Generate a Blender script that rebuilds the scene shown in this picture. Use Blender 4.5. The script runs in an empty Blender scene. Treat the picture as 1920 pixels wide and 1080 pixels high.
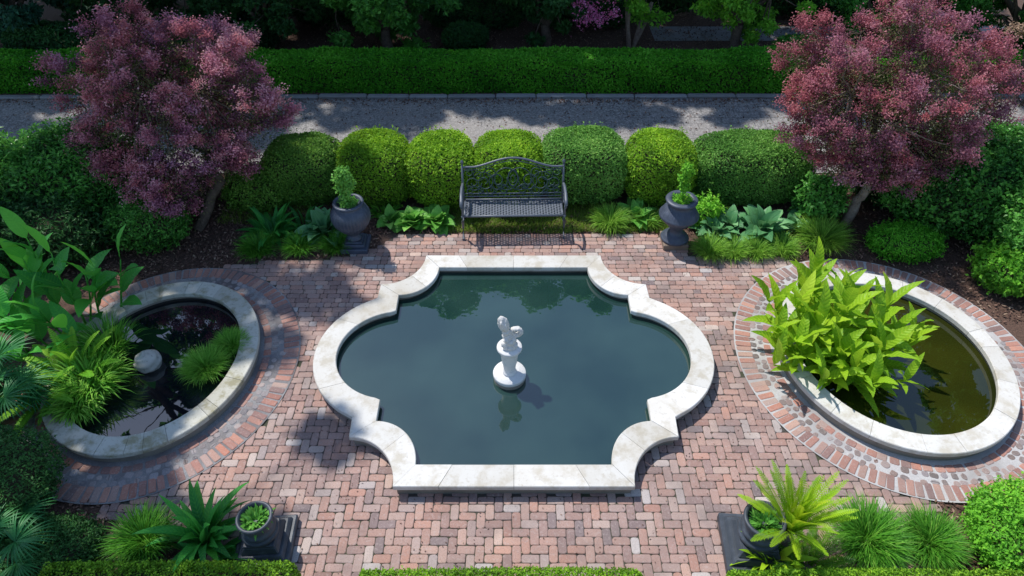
import bpy, bmesh, math
import numpy as np
from mathutils import Vector, Matrix
R = math.radians
PI = math.pi
C = bpy.context.scene.collection
S = bpy.context.scene

# ---------------------------------------------------------------- camera, world, sun
cd = bpy.data.cameras.new('camera'); cam = bpy.data.objects.new('camera', cd); C.objects.link(cam)
cam.location = (0, 0, 6.5); cam.rotation_euler = (R(90 - 42), 0, 0)
cd.sensor_width = 36; cd.lens = 36 * 1301 / 1920; cd.clip_end = 400; cd.clip_start = 0.05
S.camera = cam
SUN_EL = 59; SUN_X, SUN_Y = -0.72, 0.69
w = bpy.data.worlds.new('World'); S.world = w; w.use_nodes = True
nt = w.node_tree
sky = nt.nodes.new('ShaderNodeTexSky'); sky.sky_type = 'NISHITA'; sky.sun_disc = False
sky.sun_elevation = R(SUN_EL); sky.sun_rotation = math.atan2(SUN_X, SUN_Y)
sky.dust_density = .35; sky.ozone_density = 1.6
bg = nt.nodes['Background']; nt.links.new(sky.outputs[0], bg.inputs[0]); bg.inputs[1].default_value = 0.15
sd = bpy.data.lights.new('sun', 'SUN'); sun = bpy.data.objects.new('sun', sd); C.objects.link(sun)
sd.energy = 3.6; sd.angle = R(1.0); sd.color = (1.0, 0.965, 0.915)
tos = Vector((SUN_X * math.cos(R(SUN_EL)), SUN_Y * math.cos(R(SUN_EL)), math.sin(R(SUN_EL))))
sun.rotation_euler = (tos).to_track_quat('Z', 'Y').to_euler()
S.view_settings.view_transform = 'Standard'; S.view_settings.look = 'None'
S.view_settings.exposure = 0.36; S.view_settings.gamma = 1.0
S.render.engine = 'CYCLES'
S.cycles.max_bounces = 6; S.cycles.transparent_max_bounces = 4

# ---------------------------------------------------------------- helpers
def tag(o, label=None, cat=None, group=None, kind=None):
    if label: o['label'] = label
    if cat: o['category'] = cat
    if group: o['group'] = group
    if kind: o['kind'] = kind
    return o

def empty(name, loc, label, cat, group=None, rz=0):
    o = bpy.data.objects.new(name, None); C.objects.link(o)
    o.location = loc; o.rotation_euler = (0, 0, rz); o.empty_display_size = .2
    return tag(o, label, cat, group)

def nrm(v): return v / np.maximum(np.linalg.norm(v, axis=-1, keepdims=True), 1e-9)

class MB:
    def __init__(s): s.V = []; s.F = []; s.var = []; s.uv = []; s.n = 0
    def add(s, V, F, var=0.5, uv=None, mat=0, smooth=False):
        V = np.asarray(V, float); F = np.asarray(F, int)
        s.V.append(V); s.F.append((F + s.n, mat, smooth))
        s.var.append(np.broadcast_to(np.asarray(var, float), (len(V),)).copy())
        s.uv.append(np.zeros((len(V), 3)) if uv is None else uv); s.n += len(V)
        return s
    def build(s, name, mats, parent=None, shift=None, vn=None):
        me = bpy.data.meshes.new(name)
        V = np.concatenate(s.V)
        if shift is not None: V = V - np.asarray(shift)
        me.vertices.add(len(V)); me.vertices.foreach_set('co', V.astype(np.float32).ravel())
        li = np.concatenate([f.ravel() for f, _, _ in s.F])
        cnt = np.concatenate([np.full(len(f), f.shape[1]) for f, _, _ in s.F])
        mi = np.concatenate([np.full(len(f), m) for f, m, _ in s.F])
        sm = np.concatenate([np.full(len(f), k) for f, _, k in s.F])
        me.loops.add(len(li)); me.loops.foreach_set('vertex_index', li.astype(np.int32))
        me.polygons.add(len(cnt))
        st = np.concatenate([[0], np.cumsum(cnt)[:-1]])
        me.polygons.foreach_set('loop_start', st.astype(np.int32))
        me.polygons.foreach_set('material_index', mi.astype(np.int32))
        me.polygons.foreach_set('use_smooth', sm.astype(bool))
        a = me.attributes.new('var', 'FLOAT', 'POINT'); a.data.foreach_set('value', np.concatenate(s.var).astype(np.float32))
        a = me.attributes.new('uvw', 'FLOAT_VECTOR', 'POINT'); a.data.foreach_set('vector', np.concatenate(s.uv).astype(np.float32).ravel())
        me.update(calc_edges=True); me.validate()
        if not isinstance(mats, (list, tuple)): mats = [mats]
        for m in mats: me.materials.append(m)
        o = bpy.data.objects.new(name, me); C.objects.link(o)
        if parent is not None: o.parent = parent
        return o

def noise(p, seed, freq, n=7):
    r = np.random.default_rng(seed); k = nrm(r.normal(size=(n, 3))) * freq * r.uniform(.6, 1.6, (n, 1)); ph = r.uniform(0, 6.28, n)
    return np.sin(p @ k.T + ph).sum(1) / math.sqrt(n)

def leaves(mb, P, N, L, W, var, rng, up=0.0, droop=0.0, mat=0, fold=.18, spread=.6, hue=0.):
    n = len(P)
    L = np.broadcast_to(L, (n,)) * rng.uniform(.7, 1.25, n); W = np.broadcast_to(W, (n,)) * rng.uniform(.75, 1.2, n)
    Nn = nrm(N + rng.normal(size=(n, 3)) * spread + np.array([0, 0, up]))
    t = nrm(np.cross(Nn, rng.normal(size=(n, 3))) + Nn * .35 - np.array([0, 0, droop]))
    s = nrm(np.cross(Nn, t)); Nn = np.cross(t, s)
    L = L[:, None]; W = W[:, None]
    V = np.stack([P, P + t * L * .45 + s * W * .5 + Nn * W * fold, P + t * L - Nn * L * .12, P + t * L * .45 - s * W * .5 + Nn * W * fold], 1).reshape(-1, 3)
    b = np.arange(n)[:, None] * 4
    F = np.concatenate([b + [0, 1, 2], b + [0, 2, 3]])
    uv = np.zeros((len(V), 3)); uv[:, 0] = np.repeat(np.broadcast_to(hue, (n,)), 4)
    mb.add(V, F, np.repeat(var, 4), uv, mat)

def blades(mb, base, az, e0, L, W, droop, var, seg=6, prof='lance', fold=.12, wavy=0, serr=0, roll=0, pet=0.0, mat=0, cols=3, pw=1.4):
    n = len(base); bc = lambda a: np.broadcast_to(np.asarray(a, float), (n,))
    az, e0, L, W, droop, roll = map(bc, (az, e0, L, W, droop, roll))
    t = np.linspace(0, 1, seg + 1)
    e = e0[:, None] - droop[:, None] * t[None] ** pw
    em = (e[:, 1:] + e[:, :-1]) / 2
    st = (L / seg)[:, None]
    h = np.concatenate([np.zeros((n, 1)), np.cumsum(np.cos(em) * st, 1)], 1); z = np.concatenate([np.zeros((n, 1)), np.cumsum(np.sin(em) * st, 1)], 1)
    ca, sa = np.cos(az)[:, None], np.sin(az)[:, None]
    Cn = base[:, None, :] + np.stack([h * ca, h * sa, z], -1)
    side = np.stack([-sa + 0 * h, ca + 0 * h, 0 * h], -1)
    nor = np.stack([-np.sin(e) * ca, -np.sin(e) * sa, np.cos(e)], -1)
    cr, sr = np.cos(roll)[:, None, None], np.sin(roll)[:, None, None]
    side, nor = side * cr + nor * sr, nor * cr - side * sr
    tt = np.clip((t - pet) / (1 - pet), 0, 1)
    if prof == 'lance': wp = np.sin(PI * np.clip(tt, 0.0, 1) ** .72) ** .85
    elif prof == 'ovate': wp = np.sin(PI * tt ** .55) ** .8
    elif prof == 'grass': wp = (1 - t) ** .55 * (.7 + .3 * np.minimum(1, t * 5))
    else: wp = np.minimum(1, tt * 6) * (1 - tt ** 3.5)
    wp = np.maximum(wp, 0.0) + np.where(t < pet + .02, .07, .0) * (1 if pet > 0 else 0)
    wp = np.maximum(wp, .015)
    if serr: wp = wp * (1 + serr * np.where(np.arange(seg + 1) % 2 == 0, 1, -1))
    hw = (W / 2)[:, None] * wp[None]
    rngp = np.linspace(0, 6.28, n)[:, None]
    wv = wavy * np.sin(t[None] * 26 + rngp) * hw if wavy else 0 * hw
    l = Cn + side * hw[..., None] + nor * (hw * fold * 2 + wv)[..., None]
    r = Cn - side * hw[..., None] + nor * (hw * fold * 2 - wv)[..., None]
    if cols == 3: V = np.stack([l, Cn, r], 2); us = [-1, 0, 1]
    else: V = np.stack([l, r], 2); us = [-1, 1]
    nc = len(us)
    uv = np.zeros((n, seg + 1, nc, 3)); uv[..., 0] = us; uv[..., 1] = t[None, :, None]; uv[..., 2] = np.linspace(0, 1, n)[:, None, None]
    idx = np.arange(n * (seg + 1) * nc).reshape(n, seg + 1, nc)
    q = np.stack([idx[:, :-1, :-1], idx[:, 1:, :-1], idx[:, 1:, 1:], idx[:, :-1, 1:]], -1).reshape(-1, 4)
    mb.add(V.reshape(-1, 3), q, np.repeat(bc(var), (seg + 1) * nc), uv.reshape(-1, 3), mat, smooth=True)
    return Cn

def fronds(mb, base, az, e0, L, droop, npair, pl, pwid, var, rng, start=.15, ang=.9, pdroop=.25, mat=0, pw=1.3, vee=.25):
    n = len(base); seg = npair
    t = np.linspace(0, 1, seg + 1)
    for i in range(n):
        e = e0[i] - droop[i] * t ** pw; em = (e[1:] + e[:-1]) / 2; st = L[i] / seg
        h = np.r_[0, np.cumsum(np.cos(em) * st)]; z = np.r_[0, np.cumsum(np.sin(em) * st)]
        ca, sa = math.cos(az[i]), math.sin(az[i])
        P = base[i] + np.c_[h * ca, h * sa, z]
        T = np.c_[np.cos(e) * ca, np.cos(e) * sa, np.sin(e)]; Sd = np.array([-sa, ca, 0.]); Nn = np.cross(T, Sd[None])
        k = t > start
        prof = np.sin(PI * np.clip((t[k] - start) / (1 - start) * .86 + .12, 0, 1)) ** .6
        for sg in (-1, 1):
            d = nrm(T[k] * math.cos(ang) + Sd * sg * math.sin(ang) + Nn[k] * vee)
            ll = (pl * prof * rng.uniform(.85, 1.15, k.sum()))[:, None]
            B = P[k]; m = nrm(np.cross(d, Nn[k]))
            tip = B + d * ll - np.array([0, 0, 1]) * ll * pdroop
            mid = B + d * ll * .5 - np.array([0, 0, 1]) * ll * pdroop * .25
            V = np.stack([B - m * pwid * .3, mid - m * pwid * .5, tip, mid + m * pwid * .5, B + m * pwid * .3], 1).reshape(-1, 3)
            b = np.arange(k.sum())[:, None] * 5
            mb.add(V, b + [0, 1, 2, 3, 4], var[i] + rng.normal(0, .05), mat=mat)
        tube(mb, P[::3], np.linspace(.008, .002, len(P[::3])), 4, var=var[i], mat=mat)

def tube(mb, P, rad, n=8, var=.5, mat=0, closed=False, flat=1.0, upv=None, cap=True):
    P = np.asarray(P, float); m = len(P); rad = np.broadcast_to(np.asarray(rad, float), (m,))
    T = np.gradient(P, axis=0) if not closed else np.roll(P, -1, 0) - np.roll(P, 1, 0)
    T = nrm(T); u0 = np.array([0, 0, 1.]) if upv is None else np.asarray(upv, float)
    if upv is None and np.mean(np.abs(T[:, 2])) > .8: u0 = np.array([1., 0.1, 0])
    A = nrm(np.cross(T, u0)); B = np.cross(A, T)
    a = np.arange(n) / n * 2 * PI
    V = P[:, None] + rad[:, None, None] * (np.cos(a)[None, :, None] * A[:, None] + flat * np.sin(a)[None, :, None] * B[:, None])
    idx = np.arange(m * n).reshape(m, n)
    if closed: i2 = np.roll(idx, -1, 0)
    else: i2 = idx[1:]; 
    i1 = idx if closed else idx[:-1]
    q = np.stack([i1, np.roll(i1, -1, 1), np.roll(i2, -1, 1), i2], -1).reshape(-1, 4)
    uv = np.zeros((m * n, 3)); uv[:, 1] = np.repeat(np.linspace(0, 1, m), n)
    off = mb.n
    mb.add(V.reshape(-1, 3), q, var, uv, mat, True)
    if cap and not closed:
        mb.F.append((np.array([idx[0][::-1]]) + off, mat, False)); mb.F.append((np.array([idx[-1]]) + off, mat, False))

def lathe(mb, prof, n=48, flute=None, mat=0, var=.5, cx=0, cy=0, sm=True):
    prof = np.asarray(prof, float); a = np.arange(n) / n * 2 * PI
    r = prof[:, 0][:, None] * np.ones((1, n)); z = prof[:, 1][:, None] * np.ones((1, n))
    if flute:
        k, amp, z0, z1 = flute
        m = np.clip(np.minimum((z - z0), (z1 - z)) / (.15 * (z1 - z0)), 0, 1)
        r = r * (1 - amp * m * (np.abs(np.cos(a * k / 2)) < .38)[None])
    V = np.stack([cx + r * np.cos(a), cy + r * np.sin(a), z], -1)
    idx = np.arange(len(prof) * n).reshape(-1, n)
    q = np.stack([idx[:-1], np.roll(idx[:-1], -1, 1), np.roll(idx[1:], -1, 1), idx[1:]], -1).reshape(-1, 4)
    mb.add(V.reshape(-1, 3), q, var, mat=mat, smooth=sm)

def box(mb, c, s, bev=.006, rz=0, mat=0, var=.5, top=None):
    """bevelled box (top = scale of the top face)"""
    c = np.asarray(c, float); hx, hy, hz = np.asarray(s, float) / 2; b = min(bev, hx * .9, hy * .9, hz * .9)
    top = 1 if top is None else top
    rings = []
    for z, i in ((-hz, b), (-hz + b, 0), (hz - b, 0), (hz, b)):
        k = top if z > 0 else 1
        x, y = hx * k - i, hy * k - i; d = b * .8
        rings.append([(x, y - d, z), (x - d, y, z), (-x + d, y, z), (-x, y - d, z), (-x, -y + d, z), (-x + d, -y, z), (x - d, -y, z), (x, -y + d, z)])
    V = np.array(rings).reshape(-1, 3); cs, sn = math.cos(rz), math.sin(rz)
    V = np.c_[V[:, 0] * cs - V[:, 1] * sn, V[:, 0] * sn + V[:, 1] * cs, V[:, 2]] + c
    idx = np.arange(32).reshape(4, 8)
    q = np.stack([idx[:-1], np.roll(idx[:-1], -1, 1), np.roll(idx[1:], -1, 1), idx[1:]], -1).reshape(-1, 4)
    off = mb.n; mb.add(V, q, var, mat=mat)
    mb.F.append((np.array([idx[0][::-1]]) + off, mat, False)); mb.F.append((np.array([idx[3]]) + off, mat, False))

# ---------------------------------------------------------------- materials
def newmat(name):
    m = bpy.data.materials.new(name); m.use_nodes = True; nt = m.node_tree; p = nt.nodes['Principled BSDF']
    return m, nt, p
def N(nt, t, **k):
    n = nt.nodes.new(t)
    for a, b in k.items(): setattr(n, a, b)
    return n
def ramp(nt, fac, stops):
    r = N(nt, 'ShaderNodeValToRGB'); cr = r.color_ramp
    while len(cr.elements) < len(stops): cr.elements.new(.5)
    for e, (p, c) in zip(cr.elements, stops): e.position = p; e.color = (*c, 1)
    nt.links.new(fac, r.inputs[0]); return r.outputs[0]
def attr(nt, n, out='Fac'):
    a = N(nt, 'ShaderNodeAttribute', attribute_name=n); return a.outputs[out]
def texn(nt, scale, detail=4, rough=.55, vec=None, obj=True):
    t = N(nt, 'ShaderNodeTexNoise'); t.inputs['Scale'].default_value = scale; t.inputs['Detail'].default_value = detail; t.inputs['Roughness'].default_value = rough
    if vec is None: vec = N(nt, 'ShaderNodeTexCoord').outputs['Object']
    nt.links.new(vec, t.inputs['Vector']); return t.outputs['Fac']
def math_(nt, op, a, b=None):
    m = N(nt, 'ShaderNodeMath', operation=op)
    for i, v in enumerate((a, b)):
        if v is None: continue
        if isinstance(v, (int, float)): m.inputs[i].default_value = v
        else: nt.links.new(v, m.inputs[i])
    return m.outputs[0]
def mixc(nt, fac, a, b, mode='MIX'):
    m = N(nt, 'ShaderNodeMix', data_type='RGBA', blend_type=mode)
    for k, v in ((0, fac), (6, a), (7, b)):
        if isinstance(v, (int, float)): m.inputs[k].default_value = v
        elif isinstance(v, tuple): m.inputs[k].default_value = (*v, 1)
        else: nt.links.new(v, m.inputs[k])
    return m.outputs[2]
def bump(nt, p, h, s=.3, d=.01):
    b = N(nt, 'ShaderNodeBump'); b.inputs['Strength'].default_value = s; b.inputs['Distance'].default_value = d
    nt.links.new(h, b.inputs['Height']); nt.links.new(b.outputs[0], p.inputs['Normal'])

def leafmat(name, cols, trans=.3, rough=.5, vein=0, spec=.22, veinf=70., gain=1.4):
    m, nt, p = newmat(name); cols = [tuple(min(.8, x * gain) for x in c) for c in cols]
    c = ramp(nt, attr(nt, 'var'), [(i / (len(cols) - 1), x) for i, x in enumerate(cols)])
    if vein:
        sx = N(nt, 'ShaderNodeSeparateXYZ'); nt.links.new(attr(nt, 'uvw', 'Vector'), sx.inputs[0])
        au = math_(nt, 'ABSOLUTE', sx.outputs[0])
        s = math_(nt, 'SINE', math_(nt, 'SUBTRACT', math_(nt, 'MULTIPLY', sx.outputs[1], veinf), math_(nt, 'MULTIPLY', au, 7.)))
        mid = math_(nt, 'LESS_THAN', au, .07)
        f = math_(nt, 'ADD', math_(nt, 'MULTIPLY', math_(nt, 'MAXIMUM', math_(nt, 'SUBTRACT', s, .2), 0.), vein), math_(nt, 'MULTIPLY', mid, .5))
        c = mixc(nt, f, c, mixc(nt, .5, c, cols[-1]))
        bump(nt, p, s, .35, .004)
    nt.links.new(c, p.inputs['Base Color']); p.inputs['Roughness'].default_value = rough; p.inputs['Specular IOR Level'].default_value = spec
    tr = N(nt, 'ShaderNodeBsdfTranslucent'); nt.links.new(mixc(nt, .35, c, cols[-1]), tr.inputs[0])
    mx = N(nt, 'ShaderNodeMixShader'); mx.inputs[0].default_value = trans
    nt.links.new(p.outputs[0], mx.inputs[1]); nt.links.new(tr.outputs[0], mx.inputs[2]); nt.links.new(mx.outputs[0], nt.nodes['Material Output'].inputs[0])
    return m

M = {}
M['box_yellow'] = leafmat('boxwood bright', [(.035, .09, .008), (.09, .20, .012), (.17, .31, .02), (.30, .42, .03)], .38, gain=1.75)
M['box_green'] = leafmat('boxwood green', [(.025, .075, .012), (.055, .145, .016), (.10, .21, .03), (.19, .31, .05)], .33, gain=1.6)
M['box_blue'] = leafmat('boxwood cool green', [(.03, .09, .018), (.065, .17, .027), (.115, .25, .042), (.20, .34, .075)], .33, gain=1.7)
M['hedge'] = leafmat('hedge leaves', [(.012, .075, .005), (.03, .16, .008), (.06, .24, .012), (.12, .34, .03)], .35, gain=1.8)
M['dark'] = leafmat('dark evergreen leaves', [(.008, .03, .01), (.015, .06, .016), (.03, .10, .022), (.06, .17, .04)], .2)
M['shrub'] = leafmat('glossy shrub leaves', [(.012, .05, .012), (.03, .11, .018), (.055, .19, .025), (.14, .34, .07)], .33, .35, gain=1.7)
M['light'] = leafmat('light green leaves', [(.04, .13, .015), (.08, .24, .02), (.15, .36, .03), (.28, .5, .05)], .38, gain=1.8)
M['teal'] = leafmat('blue green leaves', [(.01, .045, .03), (.02, .08, .045), (.04, .13, .065), (.08, .2, .09)], .2)
M['maple'] = leafmat('purple maple leaves', [(.05, .03, .035), (.22, .065, .11), (.46, .15, .23), (.68, .30, .36)], .42, .5, gain=1.25)
M['maple_red'] = leafmat('rose maple leaves', [(.06, .03, .03), (.22, .045, .08), (.46, .095, .16), (.64, .20, .27)], .4, .5, gain=1.15)
M['pink'] = leafmat('pink blossom', [(.4, .08, .2), (.6, .15, .33), (.75, .3, .5)], .3, gain=1.2)
M['tan'] = leafmat('tan blossom', [(.2, .15, .09), (.35, .24, .17), (.45, .32, .25)], .3)
M['canna'] = leafmat('broad canna leaves', [(.012, .09, .02), (.025, .16, .03), (.05, .26, .04), (.13, .40, .04)], .38, .42, vein=.5, veinf=90, gain=1.7)
M['bright'] = leafmat('bright wavy leaves', [(.08, .24, .012), (.16, .37, .016), (.29, .50, .02), (.50, .66, .05)], .4, .45, vein=.9, veinf=75, gain=1.1)
M['hosta'] = leafmat('hosta leaves', [(.03, .11, .04), (.06, .18, .07), (.10, .26, .10), (.2, .38, .17)], .22, .42, vein=.25, veinf=14)
M['hosta_light'] = leafmat('green hosta leaves', [(.03, .13, .02), (.07, .23, .03), (.12, .32, .05), (.24, .46, .10)], .28, .42, vein=.25, veinf=14)
M['grass'] = leafmat('tuft grass blades', [(.02, .10, .01), (.05, .19, .015), (.10, .29, .025), (.22, .42, .06)], .35)
M['liriope'] = leafmat('border grass blades', [(.03, .09, .012), (.07, .17, .018), (.15, .30, .03), (.32, .48, .09)], .35, gain=1.7)
M['lawn'] = leafmat('lawn grass', [(.05, .11, .01), (.10, .19, .015), (.17, .27, .03), (.3, .36, .07)], .3)
M['cycad'] = leafmat('cycad fronds', [(.04, .13, .01), (.13, .30, .015), (.30, .47, .02), (.58, .60, .04)], .35, .35)
M['palm'] = leafmat('palm fan leaves', [(.01, .07, .025), (.02, .12, .035), (.05, .2, .05), (.12, .3, .08)], .25, .4)
M['fern'] = leafmat('fern fronds', [(.03, .12, .01), (.06, .2, .015), (.12, .32, .02), (.25, .45, .04)], .35)

def maplemat(name, A, B, trans=.42):
    m = leafmat(name, A, trans, .55, gain=1.2); nt = m.node_tree; p = nt.nodes['Principled BSDF']
    c2 = ramp(nt, attr(nt, 'var'), [(i / (len(B) - 1), tuple(min(.8, x * 1.2) for x in bb)) for i, bb in enumerate(B)])
    sx = N(nt, 'ShaderNodeSeparateXYZ'); nt.links.new(attr(nt, 'uvw', 'Vector'), sx.inputs[0])
    l = p.inputs['Base Color'].links[0]; src = l.from_socket; c = mixc(nt, sx.outputs[0], src, c2)
    nt.links.new(c, p.inputs['Base Color'])
    tr = [n for n in nt.nodes if n.type == 'BSDF_TRANSLUCENT'][0]; nt.links.new(c, tr.inputs[0]); return m
M['maple'] = maplemat('dusty purple maple leaves', [(.14, .055, .105), (.29, .12, .21), (.46, .22, .33), (.62, .35, .46)], [(.20, .06, .075), (.42, .13, .15), (.62, .24, .25), (.75, .42, .38)])
M['maple_red'] = maplemat('dusty rose maple leaves', [(.12, .045, .075), (.24, .095, .145), (.36, .155, .215), (.48, .26, .33)], [(.17, .045, .055), (.33, .085, .10), (.48, .14, .155), (.58, .24, .23)])
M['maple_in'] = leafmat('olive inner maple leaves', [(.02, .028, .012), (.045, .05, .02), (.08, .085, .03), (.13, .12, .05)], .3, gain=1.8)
def barkmat(name, c1, c2):
    m, nt, p = newmat(name)
    f = texn(nt, 18, 6, .7)
    nt.links.new(ramp(nt, f, [(.3, c1), (.7, c2)]), p.inputs['Base Color']); p.inputs['Roughness'].default_value = .9
    bump(nt, p, f, .8, .02); return m
M['bark'] = barkmat('brown bark', (.05, .035, .025), (.16, .12, .09))
M['bark_pale'] = barkmat('pale bark', (.16, .11, .08), (.38, .30, .24))
M['twig'] = barkmat('dark filler core', (.02, .018, .008), (.055, .05, .02))  # solid dark core added inside shrubs and hedges so light doesn't leak through

def stonemat(name, base, dark, spot, lichen=None, amt=.5, top=False):
    m, nt, p = newmat(name)
    a = texn(nt, 1.7, 6, .6); b = texn(nt, 26, 8, .7); v = attr(nt, 'var')
    c = mixc(nt, ramp(nt, a, [(.46, (0, 0, 0)), (.72, (1, 1, 1))]), base, dark)
    c = mixc(nt, math_(nt, 'MULTIPLY', ramp(nt, b, [(.56, (0, 0, 0)), (.68, (1, 1, 1))]), amt), c, spot)
    if lichen:
        l = texn(nt, 4.5, 8, .68)
        c = mixc(nt, math_(nt, 'MULTIPLY', ramp(nt, l, [(.48, (0, 0, 0)), (.62, (1, 1, 1))]), .75), c, lichen)
        sx = N(nt, 'ShaderNodeSeparateXYZ'); nt.links.new(N(nt, 'ShaderNodeTexCoord').outputs['Object'], sx.inputs[0])
    c = mixc(nt, 1., c, ramp(nt, v, [(0, (.78, .77, .74)), (1, (1.0, 1.0, 1.0))]), 'MULTIPLY')
    nt.links.new(c, p.inputs['Base Color']); p.inputs['Roughness'].default_value = .75
    bump(nt, p, b, .35, .006); return m
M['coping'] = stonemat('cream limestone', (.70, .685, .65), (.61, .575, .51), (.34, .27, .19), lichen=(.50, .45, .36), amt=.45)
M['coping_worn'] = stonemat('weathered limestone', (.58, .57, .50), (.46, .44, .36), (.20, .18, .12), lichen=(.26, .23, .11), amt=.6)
M['wall'] = stonemat('basin wall stone', (.30, .27, .23), (.18, .16, .13), (.1, .09, .08))
M['white_stone'] = stonemat('white carved stone', (.78, .77, .76), (.66, .64, .64), (.36, .34, .38), amt=.55)
M['rock'] = stonemat('speckled grey rock', (.50, .49, .45), (.30, .30, .27), (.16, .16, .14), amt=.9)
M['kerb'] = stonemat('granite kerb', (.26, .27, .28), (.18, .18, .19), (.1, .1, .1))
M['plinth_brown'] = stonemat('brown stone block', (.27, .20, .15), (.18, .13, .10), (.1, .08, .06))

def brickmat(name, stops, grime=.5):
    m, nt, p = newmat(name)
    c = ramp(nt, attr(nt, 'var'), stops)
    a = texn(nt, 95, 6, .75); b = texn(nt, 1.3, 5, .6); e = texn(nt, 38, 4, .6)
    sx = N(nt, 'ShaderNodeSeparateXYZ'); nt.links.new(attr(nt, 'uvw', 'Vector'), sx.inputs[0])
    c = mixc(nt, 1., c, ramp(nt, sx.outputs[0], [(0, (.84, .83, .84)), (.35, (.99, .98, .97)), (.8, (1.06, 1.04, 1.02)), (1, (1.15, 1.09, 1.03))]), 'MULTIPLY')
    c = mixc(nt, 1., c, ramp(nt, sx.outputs[1], [(0, (1.10, .97, .91)), (.4, (1, 1, 1)), (1, (.95, .99, 1.05))]), 'MULTIPLY')
    c = mixc(nt, math_(nt, 'MULTIPLY', ramp(nt, a, [(.50, (0, 0, 0)), (.66, (1, 1, 1))]), .5), c, (.085, .06, .055))
    c = mixc(nt, math_(nt, 'MULTIPLY', ramp(nt, e, [(.52, (0, 0, 0)), (.75, (1, 1, 1))]), .55), c, (.46, .38, .35))
    c = mixc(nt, math_(nt, 'MULTIPLY', ramp(nt, b, [(.47, (0, 0, 0)), (.66, (1, 1, 1))]), grime), c, (.17, .135, .125))
    nt.links.new(c, p.inputs['Base Color']); p.inputs['Roughness'].default_value = .85
    bump(nt, p, a, .6, .004); return m
M['brick'] = brickmat('worn paving brick', [(0, (.23, .175, .165)), (.3, (.36, .222, .182)), (.55, (.41, .265, .218)), (.75, (.41, .31, .268)), (.9, (.46, .385, .345)), (1, (.51, .455, .415))], .55)
M['ring_brick'] = brickmat('red edging brick', [(0, (.22, .15, .14)), (.35, (.36, .18, .14)), (.7, (.45, .215, .155)), (1, (.43, .31, .26))], .45)
M['cobble_grey'] = brickmat('grey cobble', [(0, (.17, .16, .165)), (.4, (.27, .25, .25)), (.7, (.34, .30, .29)), (1, (.38, .36, .36))], .3)
M['cobble'] = brickmat('mixed cobble', [(0, (.15, .13, .12)), (.4, (.26, .20, .18)), (.7, (.34, .25, .22)), (1, (.30, .28, .28))], .3)

def sandmat(name, c1, c2, sc=40, rough=.95, st=.5, c3=None):
    m, nt, p = newmat(name)
    f = texn(nt, sc, 6, .7); g = texn(nt, 1.1, 4, .6)
    c = ramp(nt, f, [(.35, c1), (.65, c2)])
    if c3: c = mixc(nt, ramp(nt, g, [(.45, (0, 0, 0)), (.62, (1, 1, 1))]), c, c3)
    nt.links.new(c, p.inputs['Base Color']); p.inputs['Roughness'].default_value = rough; bump(nt, p, f, st, .01); return m
M['joint'] = sandmat('dark joint sand', (.045, .038, .032), (.095, .082, .07), c3=(.055, .06, .03))
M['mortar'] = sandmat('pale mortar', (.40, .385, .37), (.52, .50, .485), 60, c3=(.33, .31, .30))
M['mortar_dark'] = sandmat('darker mortar', (.20, .20, .20), (.33, .32, .32), 60, c3=(.15, .13, .125))  # darker grey mortar tone for the left pond's ring
M['mulch'] = sandmat('bark mulch soil', (.045, .026, .018), (.15, .085, .06), 45, st=1)
m, nt, p = newmat('bark chips'); nt.links.new(ramp(nt, attr(nt, 'var'), [(0, (.04, .02, .015)), (.5, (.13, .065, .045)), (.85, (.24, .14, .10)), (1, (.36, .26, .18))]), p.inputs[0]); p.inputs['Roughness'].default_value = .9; M['chips'] = m

# driveway: speckled aggregate with faint cut-block joints
m, nt, p = newmat('speckled driveway')
co = N(nt, 'ShaderNodeTexCoord').outputs['Object']
f = texn(nt, 30, 5, .8); g = texn(nt, .8, 4, .6)
c = ramp(nt, f, [(.38, (.10, .098, .095)), (.5, (.21, .20, .195)), (.60, (.42, .40, .38))])
c = mixc(nt, ramp(nt, g, [(.4, (0, 0, 0)), (.65, (.5, .5, .5))]), c, (.31, .285, .265))
bt = N(nt, 'ShaderNodeTexBrick'); nt.links.new(co, bt.inputs[0]); bt.inputs['Scale'].default_value = 1; bt.inputs['Brick Width'].default_value = .32; bt.inputs['Row Height'].default_value = .22; bt.inputs['Mortar Size'].default_value = .012
bt.inputs['Color1'].default_value = (1, 1, 1, 1); bt.inputs['Color2'].default_value = (.9, .9, .92, 1); bt.inputs['Mortar'].default_value = (.6, .6, .6, 1)
sx = N(nt, 'ShaderNodeSeparateXYZ'); nt.links.new(co, sx.inputs[0])
mr = N(nt, 'ShaderNodeMapRange'); nt.links.new(sx.outputs[0], mr.inputs[0]); mr.inputs[1].default_value = 1.0; mr.inputs[2].default_value = 4.0
c = mixc(nt, mr.outputs[0], c, mixc(nt, 1., c, bt.outputs[0], 'MULTIPLY'))
nt.links.new(c, p.inputs[0]); p.inputs['Roughness'].default_value = .85; bump(nt, p, f, .5, .01); M['drive'] = m

def watermat(name, c1, c2, ior=1.5, rp=.02):
    m, nt, p = newmat(name)
    g = texn(nt, .7, 3, .5)
    nt.links.new(ramp(nt, g, [(.38, c1), (.62, c2)]), p.inputs[0])
    p.inputs['Roughness'].default_value = .015; p.inputs['IOR'].default_value = ior
    bump(nt, p, texn(nt, 5, 2, .5), rp, .02); return m
M['water'] = watermat('murky teal water', (.008, .030, .026), (.020, .052, .043), 2.0, .07)
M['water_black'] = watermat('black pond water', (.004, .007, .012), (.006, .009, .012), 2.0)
M['water_olive'] = watermat('olive pond water', (.012, .017, .003), (.028, .032, .004), 1.7)

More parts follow.
